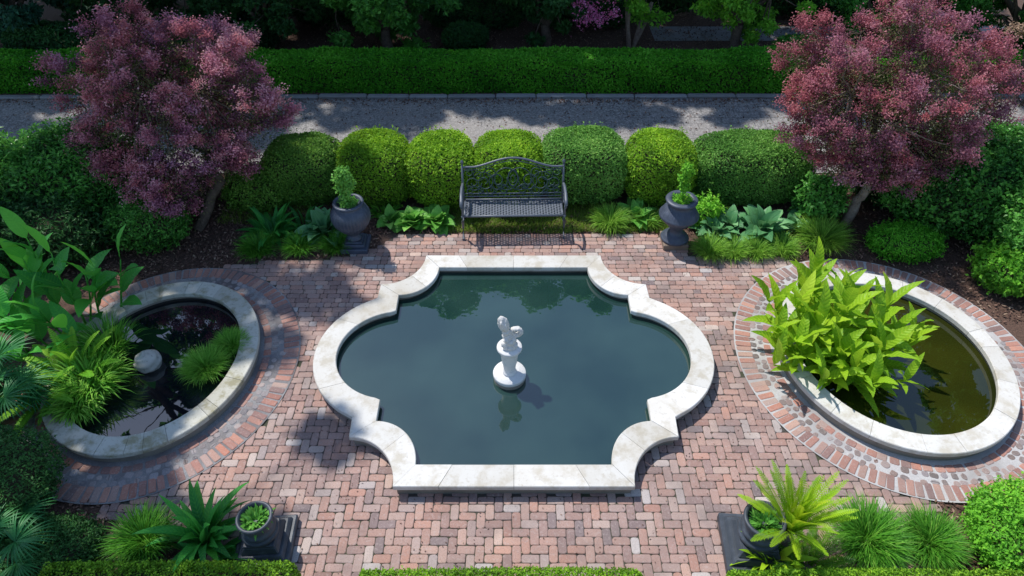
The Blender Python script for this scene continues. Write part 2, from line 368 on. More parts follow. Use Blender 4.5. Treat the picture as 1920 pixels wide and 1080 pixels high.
def metal(name, c, rough=.45, c2=None, spec=.5, wear=.0):
    m, nt, p = newmat(name)
    f = texn(nt, 9, 6, .7); fb = texn(nt, 60, 4, .6)
    nt.links.new(ramp(nt, f, [(.35, c), (.7, c2 or c)]), p.inputs[0]); p.inputs['Roughness'].default_value = rough; p.inputs['Specular IOR Level'].default_value = spec
    if wear:
        fw = texn(nt, 4.5, 8, .75); k = c2 or c
        base = p.inputs[0].links[0].from_socket
        nt.links.new(mixc(nt, math_(nt, 'MULTIPLY', ramp(nt, fw, [(.5, (0, 0, 0)), (.64, (1, 1, 1))]), wear), base, (.13, .15, .19)), p.inputs[0])
    bump(nt, p, fb, .35, .004); return m
M['iron'] = metal('painted cast iron', (.085, .10, .125), .42, (.12, .14, .17))
M['iron_green'] = metal('weathered cast iron', (.03, .055, .062), .5, (.04, .075, .085))
M['urn'] = metal('slate grey urn paint', (.045, .056, .082), .48, (.066, .082, .12), wear=.25)
M['pot'] = metal('charcoal pot paint', (.032, .042, .055), .5, (.05, .06, .075), wear=.3)

# ---------------------------------------------------------------- ground sheets
def sheet(name, poly, z, mat, kind='structure', thick=0):
    mb = MB(); poly = np.asarray(poly, float); n = len(poly)
    mb.add(np.c_[poly, np.full(n, z)], np.arange(n)[None])
    o = mb.build(name, mat); tag(o, kind=kind); return o
def ell(c, a, b, n=96, t0=0): t = np.arange(n) / n * 2 * PI + t0; return np.c_[c[0] + a * np.cos(t), c[1] + b * np.sin(t)]

sheet('ground', [(-150, -60), (150, -60), (150, 240), (-150, 240)], 0, M['mulch'])
LC, LA, LB = (-4.36, 5.73), 1.21, 1.41
RC, RA, RB = (4.68, 5.84), 1.37, 1.50
XC, YC = .02, 5.82

# the main pool outline: pairs of outer / inner points, one quarter mirrored four ways
def quarter():
    o, i, cut = [], [], []
    for k in range(9): t = k / 8; o.append((1.25 * t, -1.88)); i.append((1.04 * t, -1.61))
    cut += [0, 5, 8]
    for k in range(1, 17):
        t = k / 16 * PI / 2
        o.append((1.81 - .56 * math.cos(t), -1.88 + .62 * math.sin(t))); i.append((1.54 - .50 * math.cos(t), -1.61 + .57 * math.sin(t)))
    cut += [16, 24]
    o.append((1.82, -.99)); i.append((1.54, -.74)); 
    for k in range(1, 17):
        s = k / 16
        ta = R(-65.5) * (1 - s); tb = R(-83.6) * (1 - s)
        o.append((1.37 + 1.078 * math.cos(ta), 1.078 * math.sin(ta))); i.append((1.45 + .725 * math.cos(tb), .725 * math.sin(tb)))
    cut += [33]
    return np.array(o), np.array(i), cut
qo, qi, qc = quarter(); nq = len(qo)
def mirror4(q):
    a = q[:-1]; A = a                                   # front right, going from front centre to the right end
    Bk = (q * [1, -1])[::-1][:-1]                        # right end to back centre
    Cc = (q * [-1, -1])[:-1]; D = (q * [-1, 1])[::-1][:-1]
    return np.concatenate([A, Bk, Cc, D]) + [XC, YC]
PO, PI_ = mirror4(qo), mirror4(qi); n4 = len(PO); n1 = nq - 1
cuts = sorted(set([c % n4 for c in qc] + [(2 * n1 - c) % n4 for c in qc] + [(2 * n1 + c) % n4 for c in qc] + [(4 * n1 - c) % n4 for c in qc]))

def coping(name, O, I, cuts, z0, z1, mat, parent, rng, gap=.004, bev=.008):
    mb = MB(); n = len(O)
    for a, b in zip(cuts, cuts[1:] + [cuts[0] + n]):
        ids = [k % n for k in range(a, b + 1)]
        o = O[ids].copy(); i = I[ids].copy()
        def sh(p):
            d = nrm(p[1] - p[0]); p[0] = p[0] + d * gap / 2; d = nrm(p[-1] - p[-2]); p[-1] = p[-1] - d * gap / 2
        sh(o); sh(i); m = len(ids); dz = rng.normal(0, .0012)
        w_ = nrm(i - o) * bev
        rows = [np.c_[o + w_ * .0, np.full(m, z0)], np.c_[o, np.full(m, z1 - bev + dz)], np.c_[o + w_, np.full(m, z1 + dz)],
                np.c_[i - w_, np.full(m, z1 + dz)], np.c_[i, np.full(m, z1 - bev + dz)], np.c_[i, np.full(m, z0)]]
        V = np.stack(rows, 0); idx = np.arange(6 * m).reshape(6, m)
        nxt = np.roll(idx, -1, 0)
        q = np.stack([idx[:, :-1], idx[:, 1:], nxt[:, 1:], nxt[:, :-1]], -1).reshape(-1, 4)
        off = mb.n; mb.add(V.reshape(-1, 3), q[:, ::-1], rng.uniform(0, 1))
        mb.F.append((np.array([idx[:, 0]]) + off, 0, False)); mb.F.append((np.array([idx[::-1, -1]]) + off, 0, False))
    return mb.build(name, mat, parent)

def basin(O, I, z0, z1, mat, parent):
    mb = MB(); n = len(O); a = O + (I - O) * .13; b = O + (I - O) * .88
    V = np.stack([np.c_[a, np.full(n, z0)], np.c_[a, np.full(n, z1)], np.c_[b, np.full(n, z1)], np.c_[b, np.full(n, z0)]], 0)
    idx = np.arange(4 * n).reshape(4, n); nx = np.roll(idx, -1, 1)
    q = np.concatenate([np.stack([idx[k], nx[k], nx[k + 1], idx[k + 1]], -1) for k in range(3)])
    mb.add(V.reshape(-1, 3), q); return mb.build('basin_wall', mat, parent), b
rng = np.random.default_rng(5)
def pond(name, label, O, I, cuts, cmat, wmat, wname, zt=.2, wz=.085):
    c = O.mean(0)
    e = empty(name, (c[0], c[1], 0), label, 'pond')
    O2, I2 = O - c, I - c
    coping('coping', O2, I2, cuts, zt - .062, zt, cmat, e, rng)
    bw, b = basin(O2, I2, -.05, zt - .0635, M['wall'], e)
    wp = b + (O2 - I2) * .02
    s = sheet(wname, wp + c, wz, wmat); return e
pond('ornamental_pool', 'large lobed pool with cream stone coping and teal water in mid terrace', PO, PI_, cuts, M['coping'], M['water'], 'pool_water')
def jcuts(n, k, rng): return sorted(set(int(i * n / k + rng.integers(-1, 2)) % n for i in range(k)))
LI = ell(LC, LA - .23, LB - .25, 120); LO = ell(LC, LA, LB, 120)
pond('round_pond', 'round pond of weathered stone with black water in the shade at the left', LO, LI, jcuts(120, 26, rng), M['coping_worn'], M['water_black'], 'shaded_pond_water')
RO = ell(RC, RA, RB, 120); RI = ell(RC, RA - .22, RB - .25, 120)
pond('round_pond', 'round pond of clean cream stone with olive water in the sun at the right', RO, RI, jcuts(120, 18, rng), M['coping'], M['water_olive'], 'sunny_pond_water')

# ---------------------------------------------------------------- brick paving
def inell(x, y, c, a, b): return ((x - c[0]) / a) ** 2 + ((y - c[1]) / b) ** 2 < 1
def pip(x, y, P):
    c = False; n = len(P); j = n - 1
    for i in range(n):
        if ((P[i][1] > y) != (P[j][1] > y)) and (x < (P[j][0] - P[i][0]) * (y - P[i][1]) / (P[j][1] - P[i][1]) + P[i][0]): c = not c
        j = i
    return c
TERR = [(-2.62, 2.6), (3.6, 2.6), (4.35, 3.35), (4.4, 3.95), (3.3, 5.84), (3.7, 7.1), (4.4, 7.62), (3.9, 7.95), (2.6, 7.93), (2.62, 8.1), (2.2, 8.43), (-1.75, 8.44), (-2.05, 8.05), (-2.6, 7.86), (-3.5, 7.8), (-4.9, 7.52), (-3.4, 6.9), (-3.1, 5.7), (-3.6, 4.3), (-4.3, 3.7), (-3.35, 3.6)]
RW = .47                                                # ring width
PMID = PO + (PI_ - PO) * .3
def brick(mb, x, y, l, w_, a, z, var, rng, rnd=.018, tilt=.012, dome=.004):
    l *= rng.uniform(.95, .985); w_ *= rng.uniform(.92, .97); a += rng.normal(0, .015); hx, hy = l / 2, w_ / 2; r = rnd * rng.uniform(.6, 1.3)
    o = [(hx, -hy + r), (hx, hy - r), (hx - .3 * r, hy - .3 * r), (hx - r, hy), (-hx + r, hy), (-hx + .3 * r, hy - .3 * r), (-hx, hy - r), (-hx, -hy + r), (-hx + .3 * r, -hy + .3 * r), (-hx + r, -hy), (hx - r, -hy), (hx - .3 * r, -hy + .3 * r)]
    o = np.array(o) + rng.normal(0, .0012, (12, 2)); ca, sa = math.cos(a), math.sin(a); Mx = np.array([[ca, sa], [-sa, ca]])
    i = o * (1 - .007 / np.array([hx, hy]))
    tx, ty = rng.normal(0, tilt, 2) * 1.3; dz = rng.normal(0, .0018)
    zo = z - dome + o @ [tx, ty] + dz; zi = z + i @ [tx, ty] + dz
    O, I = o @ Mx + [x, y], i @ Mx + [x, y]
    V = np.concatenate([np.c_[O, np.zeros(12) + .002], np.c_[O, zo], np.c_[I, zi]]); idx = np.arange(36).reshape(3, 12)
    q = np.stack([idx[:-1], np.roll(idx[:-1], -1, 1), np.roll(idx[1:], -1, 1), idx[1:]], -1).reshape(-1, 4)
    off = mb.n; uv = np.zeros((36, 3)); uv[:, 0] = rng.random(); uv[:, 1] = rng.random(); mb.add(V, q, var, uv); mb.F.append((np.array([idx[2]]) + off, 0, False))
rng = np.random.default_rng(11); mb = MB(); BW = .0905
def ok(x, y): return pip(x, y, TERR) and not inell(x, y, LC, LA + RW - .03, LB + RW - .03) and not inell(x, y, RC, RA + RW - .03, RB + RW - .03) and not pip(x, y, PMID)
def bvar():
    u = rng.random()
    return rng.uniform(.80, 1) if u < .09 else (rng.uniform(0, .22) if u < .26 else rng.uniform(.28, .75))
YS = 6.35
for ix in range(-60, 60):
    for iy in range(0, 70):
        d = (ix - iy) % 4
        if d == 0: x, y, a = (ix + 1) * BW, (iy + .5) * BW, 0
        elif d == 3: x, y, a = (ix + .5) * BW, (iy + 1) * BW, PI / 2
        else: continue
        y += 2.4
        if y > YS - .3 * math.sin(x * 1.3) or not ok(x, y): continue
        brick(mb, x, y, 2 * BW, BW, a, .019, bvar(), rng, .022)
for iy in range(0, 60):
    y = 5.5 + iy * BW * 1.0
    x = -6 + (.5 * iy % 1) * 2 * BW + rng.uniform(-.02, .02)
    while x < 6:
        l = 2 * BW * (1 if rng.random() < .62 else .55)
        if y > YS - .3 * math.sin(x * 1.3) + .02 and ok(x + l / 2, y): brick(mb, x + l / 2, y, l, BW, 0, .019, bvar(), rng)
        x += l
tag(mb.build('brick_terrace', M['brick']), kind='structure')
sheet('joint_sand', TERR, .009, M['joint'])

def ring(c, a, b, bmat, nm, mort, rng, irr, zb):
    t = np.linspace(0, 2 * PI, 721)
    def walk(off, step, fn):
        P = np.c_[c[0] + (a + off) * np.cos(t), c[1] + (b + off) * np.sin(t)]
        s = np.r_[0, np.cumsum(np.linalg.norm(np.diff(P, axis=0), axis=1))]; n = int(s[-1] / step)
        for k in range(n):
            u = np.interp((k + rng.uniform(-.12, .12)) * s[-1] / n, s, t)
            x, y = c[0] + (a + off) * math.cos(u), c[1] + (b + off) * math.sin(u); an = math.atan2(math.sin(u) / (b + off), math.cos(u) / (a + off))
            fn(x, y, an)
    mb = MB()
    walk(RW - .10, .094, lambda x, y, an: brick(mb, x, y, .195, .080, an, zb, rng.random() ** .8, rng, .012))
    walk(.075, .115, lambda x, y, an: brick(mb, x, y, .095, .108, an, zb, rng.random(), rng, .016))
    tag(mb.build('edging_brick_ring', bmat), kind='structure')
    mb = MB()
    for off, st, l in ((.165, .098, .085), (.255, .105, .085)) :
        def f(x, y, an):
            if rng.random() < irr: return
            brick(mb, x + rng.normal(0, .008), y + rng.normal(0, .008), l * rng.uniform(.7, 1.12), .09 * rng.uniform(.6, 1.1), an + rng.normal(0, .25), zb - .001, rng.random(), rng, .028)
        walk(off, st, f)
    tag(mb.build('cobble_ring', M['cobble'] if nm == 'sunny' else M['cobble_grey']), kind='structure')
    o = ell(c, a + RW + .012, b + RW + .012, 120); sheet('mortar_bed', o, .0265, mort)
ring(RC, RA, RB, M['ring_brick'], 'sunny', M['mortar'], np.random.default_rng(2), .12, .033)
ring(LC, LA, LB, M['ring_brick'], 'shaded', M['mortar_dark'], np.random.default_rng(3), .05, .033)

# driveway with kerb, farther path
sheet('driveway', [(-16, 10.15), (16, 10.15), (16, 12.95), (-16, 12.80)], .012, M['drive'])
mb = MB(); x = -14.
rng = np.random.default_rng(8)
while x < 14:
    l = rng.uniform(.75, 1.1); box(mb, (x + l / 2, 12.93 + .004 * x + rng.normal(0, .006), .02 + rng.normal(0, .004)), (l - .015, .13, .10), .02, rz=rng.normal(0, .006), var=rng.random()); x += l
tag(mb.build('kerb', M['kerb']), kind='structure')
sheet('far_path', [(3.3, 15.75), (13, 15.75), (13, 16.6), (3.3, 16.6)], .012, M['kerb'])

# bark chips over the beds (uncountable)
def chips(n, areas, rng, name='bark_mulch'):
    mb = MB(); P = []
    for (x0, x1, y0, y1, k) in areas: P.append(np.c_[rng.uniform(x0, x1, k), rng.uniform(y0, y1, k)])
    P = np.concatenate(P)
    keep = np.array([not (pip(x, y, TERR) or inell(x, y, LC, LA + RW, LB + RW) or inell(x, y, RC, RA + RW, RB + RW) or 10.15 < y < 13) for x, y in P])
    P = P[keep]; n = len(P)
    leaves(mb, np.c_[P, rng.uniform(.006, .03, n)], np.tile([0, 0, 1.], (n, 1)), .055, .022, rng.random(n), rng, spread=.35, fold=0)
    tag(mb.build(name, M['chips']), kind='stuff')
chips(0, [(-7, -2, 7.3, 10.1, 16000), (-6, -2.2, 2.8, 4.6, 3500), (4, 8, 6.5, 10, 8000), (3, 6.5, 2.8, 4.4, 4000), (-9, 10, 13.05, 17.5, 26000), (-2, 3, 8.4, 9.2, 2500)], np.random.default_rng(4))
rng = np.random.default_rng(19); mb = MB()      # litter blown onto the driveway
n = 5200; X = rng.uniform(-12, 12, n); Yy = 12.86 - np.abs(rng.normal(0, 1, n)) * np.where(rng.random(n) < .6, .12, 1.0)
leaves(mb, np.c_[X, Yy, rng.uniform(.016, .024, n)], np.tile([0, 0, 1.], (n, 1)), .05, .025, rng.random(n), rng, spread=.25, fold=0)
tag(mb.build('driveway_litter', M['chips']), kind='stuff')
rng = np.random.default_rng(9); mb = MB()      # fallen petals and bits on the bricks
P = np.c_[rng.uniform(-4.4, 4.4, 2000), rng.uniform(3, 8.4, 2000)]; P = P[[ok(*q) for q in P]]; n = len(P)
leaves(mb, np.c_[P, np.full(n, .024)], np.tile([0, 0, 1.], (n, 1)), .022, .012, rng.random(n), rng, spread=.2, fold=0)
tag(mb.build('leaf_litter', M['chips']), kind='stuff')

# ---------------------------------------------------------------- shrubs
def superp(d, e): return np.sign(d) * np.abs(d) ** e
def shrub(name, loc, rad, n, L, W, mat, seed, label, cat='shrub', group=None, e=.75, rough=.05, fq=5., depth=.14, bias=0., flatbot=.15, spread=.6, up=.25, sprigs=0, coremat=None, parent=None):
    rng = np.random.default_rng(seed); rad = np.array(rad, float); mb = MB()
    def surf(d):
        p = d / np.maximum(1e-6, (np.abs(d) ** (2 / e)).sum(1, keepdims=True) ** (e / 2))
        k = 1 + rough * noise(p * rad, seed, fq) + rough * .5 * noise(p * rad, seed + 1, fq * 2.3)
        p = p * rad * k[:, None]; p[:, 2] += rad[2]
        p[:, 2] = np.where(p[:, 2] < 0, 0.01, p[:, 2]); return p
    nu, nv = 28, 18
    th = np.arange(nu) / nu * 2 * PI; ph = np.linspace(-PI / 2 + .05, PI / 2 - .05, nv)
    d = np.stack([np.cos(ph)[:, None] * np.cos(th), np.cos(ph)[:, None] * np.sin(th), np.sin(ph)[:, None] * np.ones(nu)], -1).reshape(-1, 3)
    core = surf(d); cc = np.array([0, 0, rad[2]]); core = cc + (core - cc) * (1 - depth * .9)
    idx = np.arange(nu * nv).reshape(nv, nu); q = np.stack([idx[:-1], np.roll(idx[:-1], -1, 1), np.roll(idx[1:], -1, 1), idx[1:]], -1).reshape(-1, 4)
    off = mb.n; mb.add(core, q, 0, mat=1, smooth=True); mb.F.append((np.array([idx[-1]]) + off, 1, False))
    d = nrm(rng.normal(size=(n, 3))); d[:, 2] = np.where(d[:, 2] < -.75, -d[:, 2], d[:, 2])
    p = surf(d); k = 1 - depth * rng.random(n) ** 1.6
    P = cc + (p - cc) * k[:, None]; nn = nrm(d * (1 / rad))
    cl = noise(p, seed + 3, 9.) * .13 + noise(p, seed + 5, 2.2) * .10
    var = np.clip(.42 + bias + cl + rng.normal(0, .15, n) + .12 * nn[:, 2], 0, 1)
    leaves(mb, P, nn, L, W, var, rng, up=up, spread=spread)
    if sprigs:
        i = rng.integers(0, n, sprigs)
        for j in range(6):
            PP = p[i] + nrm(nn[i] + [0, 0, .8]) * (-.02 + .018 * j) * L / .04 + rng.normal(0, L * .14, (sprigs, 3))
            leaves(mb, PP, nn[i], L * 1.1, W * 1.1, np.clip(.6 + bias + rng.normal(0, .12, sprigs), 0, 1), rng, up=.5)
    o = mb.build(name, [M[mat], coremat or M['twig']], parent); o.location = loc
    if parent is None: tag(o, label, cat, group)
    return o
G1 = 'clipped box shrubs in a row behind the bench'
bx = [(-3.30, .60, .50, 'box_green', -.10, 'dark green clipped box shrub under the purple maple, leftmost of the row'),
      (-2.17, .575, .52, 'box_yellow', -.06, 'clipped box shrub directly behind the urn in the shade'),
      (-1.11, .525, .52, 'box_yellow', .12, 'bright yellow-green clipped box shrub just left of the bench'),
      (-.05, .555, .53, 'box_yellow', -.02, 'clipped box shrub behind the left half of the iron bench'),
      (1.13, .665, .55, 'box_blue', .06, 'wide cool green clipped box shrub behind the right half of the bench'),
      (2.34, .545, .54, 'box_yellow', .04, 'yellow-green clipped box shrub behind the urn on the brown block'),
      (3.80, .93, .53, 'box_blue', .0, 'widest clipped box shrub beside the rose maple, dull green')]
for i, (x, rx, hz, mt, b, lab) in enumerate(bx):
    shrub('box_shrub', (x, 9.5 + .03 * math.sin(i * 2.1), 0), (rx * 1.035, .54, hz), int(19000 * rx / .55), .038, .024, mt, 40 + i, lab, 'shrub', G1, e=.66, rough=.028, bias=b, depth=.10, sprigs=90)

def hedgerow(name, x0, x1, y0, y1, h, n, L, W, mat, seed, label, rough=.03, bias=0, slope=0, fq=4., e_round=.12, cat='hedge', group=None, sprigs=0):
    rng = np.random.default_rng(seed); mb = MB(); lx, ly = x1 - x0, y1 - y0
    A = [lx * ly, lx * h, lx * h, ly * h, ly * h]; f = rng.choice(5, n, p=np.array(A) / sum(A)); a, b = rng.random(n), rng.random(n)
    P = np.zeros((n, 3)); Nn = np.zeros((n, 3))
    for k, (fx, nn) in enumerate([(lambda a, b: (a * lx, b * ly, h + 0 * a), (0, 0, 1)), (lambda a, b: (a * lx, 0 * a, b * h), (0, -1, 0)), (lambda a, b: (a * lx, ly + 0 * a, b * h), (0, 1, 0)),
                                  (lambda a, b: (0 * a, a * ly, b * h), (-1, 0, 0)), (lambda a, b: (lx + 0 * a, a * ly, b * h), (1, 0, 0))]):
        s = f == k; P[s] = np.stack(fx(a[s], b[s]), -1); Nn[s] = nn
    def rnd(P):
        cc = np.clip(P, [e_round, e_round, 0], [lx - e_round, ly - e_round, h - e_round]); d = P - cc; l = np.linalg.norm(d, axis=1, keepdims=True)
        return cc + d * np.minimum(1, e_round / np.maximum(l, 1e-6))
    P = rnd(P); P = P + Nn * (rough * (noise(P, seed, fq) + .5 * noise(P, seed + 1, fq * 2.5)))[:, None] - Nn * (rng.random(n) ** 2 * .06)[:, None]
    P[:, 2] = np.maximum(P[:, 2], .01)
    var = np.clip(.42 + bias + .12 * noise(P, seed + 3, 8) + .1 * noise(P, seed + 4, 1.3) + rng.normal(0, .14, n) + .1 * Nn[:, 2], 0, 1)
    leaves(mb, P, Nn, L, W, var, rng, up=.3)
    if sprigs:
        s = np.where(Nn[:, 2] > .5)[0]; i = rng.choice(s, sprigs)
        for j in range(4): leaves(mb, P[i] + [0, 0, .012 + .014 * j] + rng.normal(0, .006, (sprigs, 3)), Nn[i], L, W, np.clip(.75 + bias + rng.normal(0, .12, sprigs), 0, 1), rng, up=.6)
    box(mb, (lx / 2, ly / 2, h / 2 - .02), (lx - .14, ly - .14, h - .1), .08, mat=1)  # added dark filler block behind the leaves, keeps light from passing
    o = mb.build(name, [M[mat], M['twig']]); o.location = (x0, y0, 0); tag(o, label, cat, group); return o
hedgerow('clipped_hedge', -13.5, 12.5, 13.12, 13.85, .66, 125000, .054, .034, 'hedge', 61, 'long straight clipped hedge along the far side of the driveway', rough=.03, bias=.12)
G2 = 'low hedges along the near edge of the terrace'
hedgerow('low_hedge', -4.3, -1.97, 2.35, 3.07, .41, 22000, .026, .016, 'box_yellow', 62, 'low hedge in the near left corner, its tips mostly shaded', group=G2, rough=.012, sprigs=400, bias=-.2)
hedgerow('low_hedge', -1.42, 1.20, 2.30, 3.01, .41, 24000, .026, .016, 'box_yellow', 63, 'low yellow-green hedge in front of the pool at the middle of the near edge', group=G2, rough=.012, sprigs=500, bias=-.2)
hedgerow('low_hedge', 1.92, 5.2, 2.25, 3.005, .41, 26000, .026, .016, 'box_yellow', 64, 'sunny low hedge in the near right corner under the cycad', group=G2, rough=.012, sprigs=500, bias=-.12)

# loose shrubs
LS = [('leafy_shrub', (-6.9, 9.0, 0), (1.45, .95, .62), 20000, .075, .032, 'shrub', 'loose glossy hedge shrub at the left end beneath the purple maple', .0, .09),
      ('leafy_shrub', (-8.6, 8.9, 0), (1.3, 1.1, .66), 16000, .075, .032, 'shrub', 'glossy shrub at the far left edge of the picture', .05, .09),
      ('leafy_shrub', (-7.2, 7.9, 0), (1.2, .8, .5), 11000, .07, .03, 'dark', 'dark shrub in deep shade behind the broad-leaved canna', -.1, .1),
      ('leafy_shrub', (-5.35, 8.25, 0), (.52, .45, .38), 6500, .045, .026, 'shrub', 'small round shrub at the foot of the leaning trunk', .02, .08),
      ('leafy_shrub', (-4.0, 9.25, 0), (.55, .4, .34), 6000, .045, .026, 'box_green', 'small shaded shrub between the leaning trunk and the box row', -.05, .08),
      ('leafy_shrub', (7.1, 8.9, 0), (1.35, 1.0, .70), 22000, .06, .036, 'shrub', 'large dense shrub behind the low round shrub at the right', .02, .08),
      ('leafy_shrub', (9.2, 9.0, 0), (1.3, 1.2, .75), 16000, .06, .036, 'light', 'yellow-green shrub at the right edge above the dark one', -.1, .08),
      ('leafy_shrub', (7.75, 7.75, 0), (.95, .75, .65), 14000, .06, .038, 'shrub', 'bright leafy shrub at the right edge beside the paved ring', .12, .1),
      ('leafy_shrub', (6.85, 7.25, 0), (.38, .36, .27), 3800, .06, .04, 'light', 'small bright leafy shrub touching the paved ring at upper right', -.18, .1),
      ('leafy_shrub', (7.45, 6.75, 0), (.45, .45, .32), 4200, .05, .032, 'shrub', 'low shrub cut by the right edge of the picture near the sunny pond', .15, .1),
      ('round_shrub', (5.75, 8.02, 0), (.50, .36, .20), 7000, .032, .020, 'hedge', 'low round bright green mound on mulch in front of the large right shrub', .12, .04),
      ('leafy_shrub', (4.75, 8.85, 0), (.34, .3, .38), 3000, .06, .04, 'shrub', 'loose young shrub left of the pale maple trunk', .15, .12),
      ('leafy_shrub', (5.1, 3.42, 0), (.68, .52, .24), 13000, .038, .022, 'light', 'spreading small-leaved shrub in the near right corner', -.12, .07),
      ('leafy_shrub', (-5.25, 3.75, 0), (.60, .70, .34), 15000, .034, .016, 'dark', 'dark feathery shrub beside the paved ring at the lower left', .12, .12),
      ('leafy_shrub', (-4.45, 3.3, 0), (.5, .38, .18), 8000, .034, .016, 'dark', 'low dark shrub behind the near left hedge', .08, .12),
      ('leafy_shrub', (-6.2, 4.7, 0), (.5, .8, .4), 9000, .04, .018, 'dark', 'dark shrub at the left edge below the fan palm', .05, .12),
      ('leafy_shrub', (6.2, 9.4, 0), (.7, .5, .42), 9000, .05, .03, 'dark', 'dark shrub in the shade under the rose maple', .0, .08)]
for i, (nm, loc, rad, n, L, W, mt, lab, b, rg) in enumerate(LS):
    shrub(nm, loc, rad, n, L, W, mt, 90 + i, lab, 'shrub', None, e=.85, rough=rg, bias=b, depth=.22, fq=3.2, spread=.8, sprigs=int(n * .03))

# ---------------------------------------------------------------- trees
def limb(mb, a, b, r0, r1, rng, seg=7, sag=.0, wob=.05, nn=8, mat=0):
    a, b = np.array(a, float), np.array(b, float); t = np.linspace(0, 1, seg + 1)[:, None]; d = b - a; l = np.linalg.norm(d)
    P = a + d * t + np.array([0, 0, 1]) * (np.sin(PI * t) * sag * l) + np.sin(PI * t) * rng.normal(0, wob * l, 3) + np.sin(2 * PI * t) * rng.normal(0, wob * .5 * l, 3)
    tube(mb, P, np.linspace(r0, r1, seg + 1), nn, mat=mat); return P

def maple(name, loc, trunk_pts, crown_c, crown_r, ncl, per, L, mat, seed, label, bark, front=None, extra=()):
    rng = np.random.default_rng(seed); root = empty(name, loc, label, 'tree'); loc = np.array(loc, float)
    tb, cr = MB(), MB(); tp = np.array(trunk_pts, float)
    ts = np.linspace(0, 1, 9); T = np.stack([np.interp(ts, np.linspace(0, 1, len(tp)), tp[:, k]) for k in range(3)], -1)
    T[1:-1] += rng.normal(0, .02, (7, 3)); tube(tb, T, np.linspace(.085, .055, 9), 10)
    fork = T[-1]; cc = np.array(crown_c) ; rr = np.array(crown_r)
    cents = []; tries = 0
    while len(cents) < ncl and tries < 5000:
        tries += 1; d = nrm(rng.normal(size=3))
        if d[2] < -.8: continue
        k = rng.uniform(.62, 1.0) if rng.random() < .8 else rng.uniform(.15, .6)
        p = cc + d * rr * k * (1 + .10 * math.sin(5 * math.atan2(d[1], d[0]) + seed))
        if all(np.linalg.norm((p - q) / rr) > .25 for q in cents): cents.append(p)
    cents += [np.array(e) for e in extra]
    mains = [cc + nrm(rng.normal(size=3) * [1, 1, .5] + [0, 0, .3]) * rr * .45 for _ in range(9)]
    for m_ in mains: limb(tb, fork, m_, .045, .02, rng, wob=.07)
    for c in cents:
        m_ = min(mains, key=lambda q: np.linalg.norm(q - c)); limb(tb, m_, c, .016, .005, rng, wob=.08, nn=5)
        out = nrm((c - cc) / rr); s = rng.uniform(.24, .38); hb = rng.random(); tone = rng.normal(0, .08)
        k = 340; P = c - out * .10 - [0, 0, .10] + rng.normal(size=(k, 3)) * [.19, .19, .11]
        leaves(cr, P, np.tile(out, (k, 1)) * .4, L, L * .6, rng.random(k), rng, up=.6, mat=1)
        for _ in range(rng.integers(8, 13)):
            d = nrm(rng.normal(size=3) + out * .55 + [0, 0, .45]); q = c + d * [s, s, s * .62] * rng.uniform(.7, 1.12)
            limb(tb, c, q, .004, .002, rng, seg=3, nn=4)
            k = int(per * rng.uniform(.6, 1.3)); hue = np.clip(hb * .6 + rng.uniform(-.1, .5), 0, 1)
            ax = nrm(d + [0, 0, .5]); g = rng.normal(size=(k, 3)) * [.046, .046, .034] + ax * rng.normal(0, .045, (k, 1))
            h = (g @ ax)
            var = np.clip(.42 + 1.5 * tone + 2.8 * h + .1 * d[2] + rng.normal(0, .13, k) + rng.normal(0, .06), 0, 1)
            leaves(cr, q + g, np.tile(nrm(q - cc), (k, 1)) * .5, L, L * .55, var, rng, up=.7, droop=.1, spread=.8, hue=hue)
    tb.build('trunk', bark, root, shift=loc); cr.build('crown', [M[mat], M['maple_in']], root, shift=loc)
    return root
maple('purple_maple', (-4.85, 8.55, 0), [(-4.85, 8.55, 0), (-4.7, 8.75, .3), (-4.45, 8.95, .62), (-4.6, 9.1, 1.0), (-4.9, 9.2, 1.3)], (-4.98, 9.35, 1.80), (1.44, 1.10, 1.08), 66, 140, .036, 'maple', 21,
      'spreading purple-leaved maple with leaning dark trunk, left of the box row', M['bark'], extra=[(-6.1, 9.1, 1.4), (-5.3, 9.0, .9), (-4.5, 9.1, .8), (-4.0, 9.2, 1.3), (-4.0, 9.0, .95), (-4.1, 8.7, 1.2), (-4.4, 8.7, 1.15), (-5.0, 8.6, 1.2), (-5.5, 8.6, 1.2), (-5.8, 8.7, 1.1), (-4.95, 8.3, 1.0), (-5.15, 8.35, 1.0), (-4.9, 8.25, .82), (-4.75, 8.3, .75), (-5.35, 8.45, 1.1)])
maple('purple_maple', (5.18, 8.72, 0), [(5.18, 8.72, 0), (5.26, 8.76, .35), (5.33, 8.8, .62), (5.35, 8.85, .85)], (5.30, 9.1, 1.98), (1.56, 1.05, 1.08), 66, 130, .035, 'maple_red', 33,
      'rose purple maple with a thin pale trunk, right of the box row', M['bark_pale'], extra=[(4.95, 8.35, 1.2), (5.25, 8.35, 1.12), (5.6, 8.4, 1.15), (4.7, 8.4, 1.25), (5.95, 8.5, 1.2), (4.5, 8.6, 1.45), (4.9, 8.55, 1.3), (5.5, 8.5, 1.25), (5.2, 8.5, 1.45), (4.95, 8.9, 1.2), (5.8, 8.9, 1.15), (6.3, 8.8, 1.35), (4.2, 8.8, 1.6), (5.35, 9.2, 3.05), (5.25, 9.2, 3.25)])

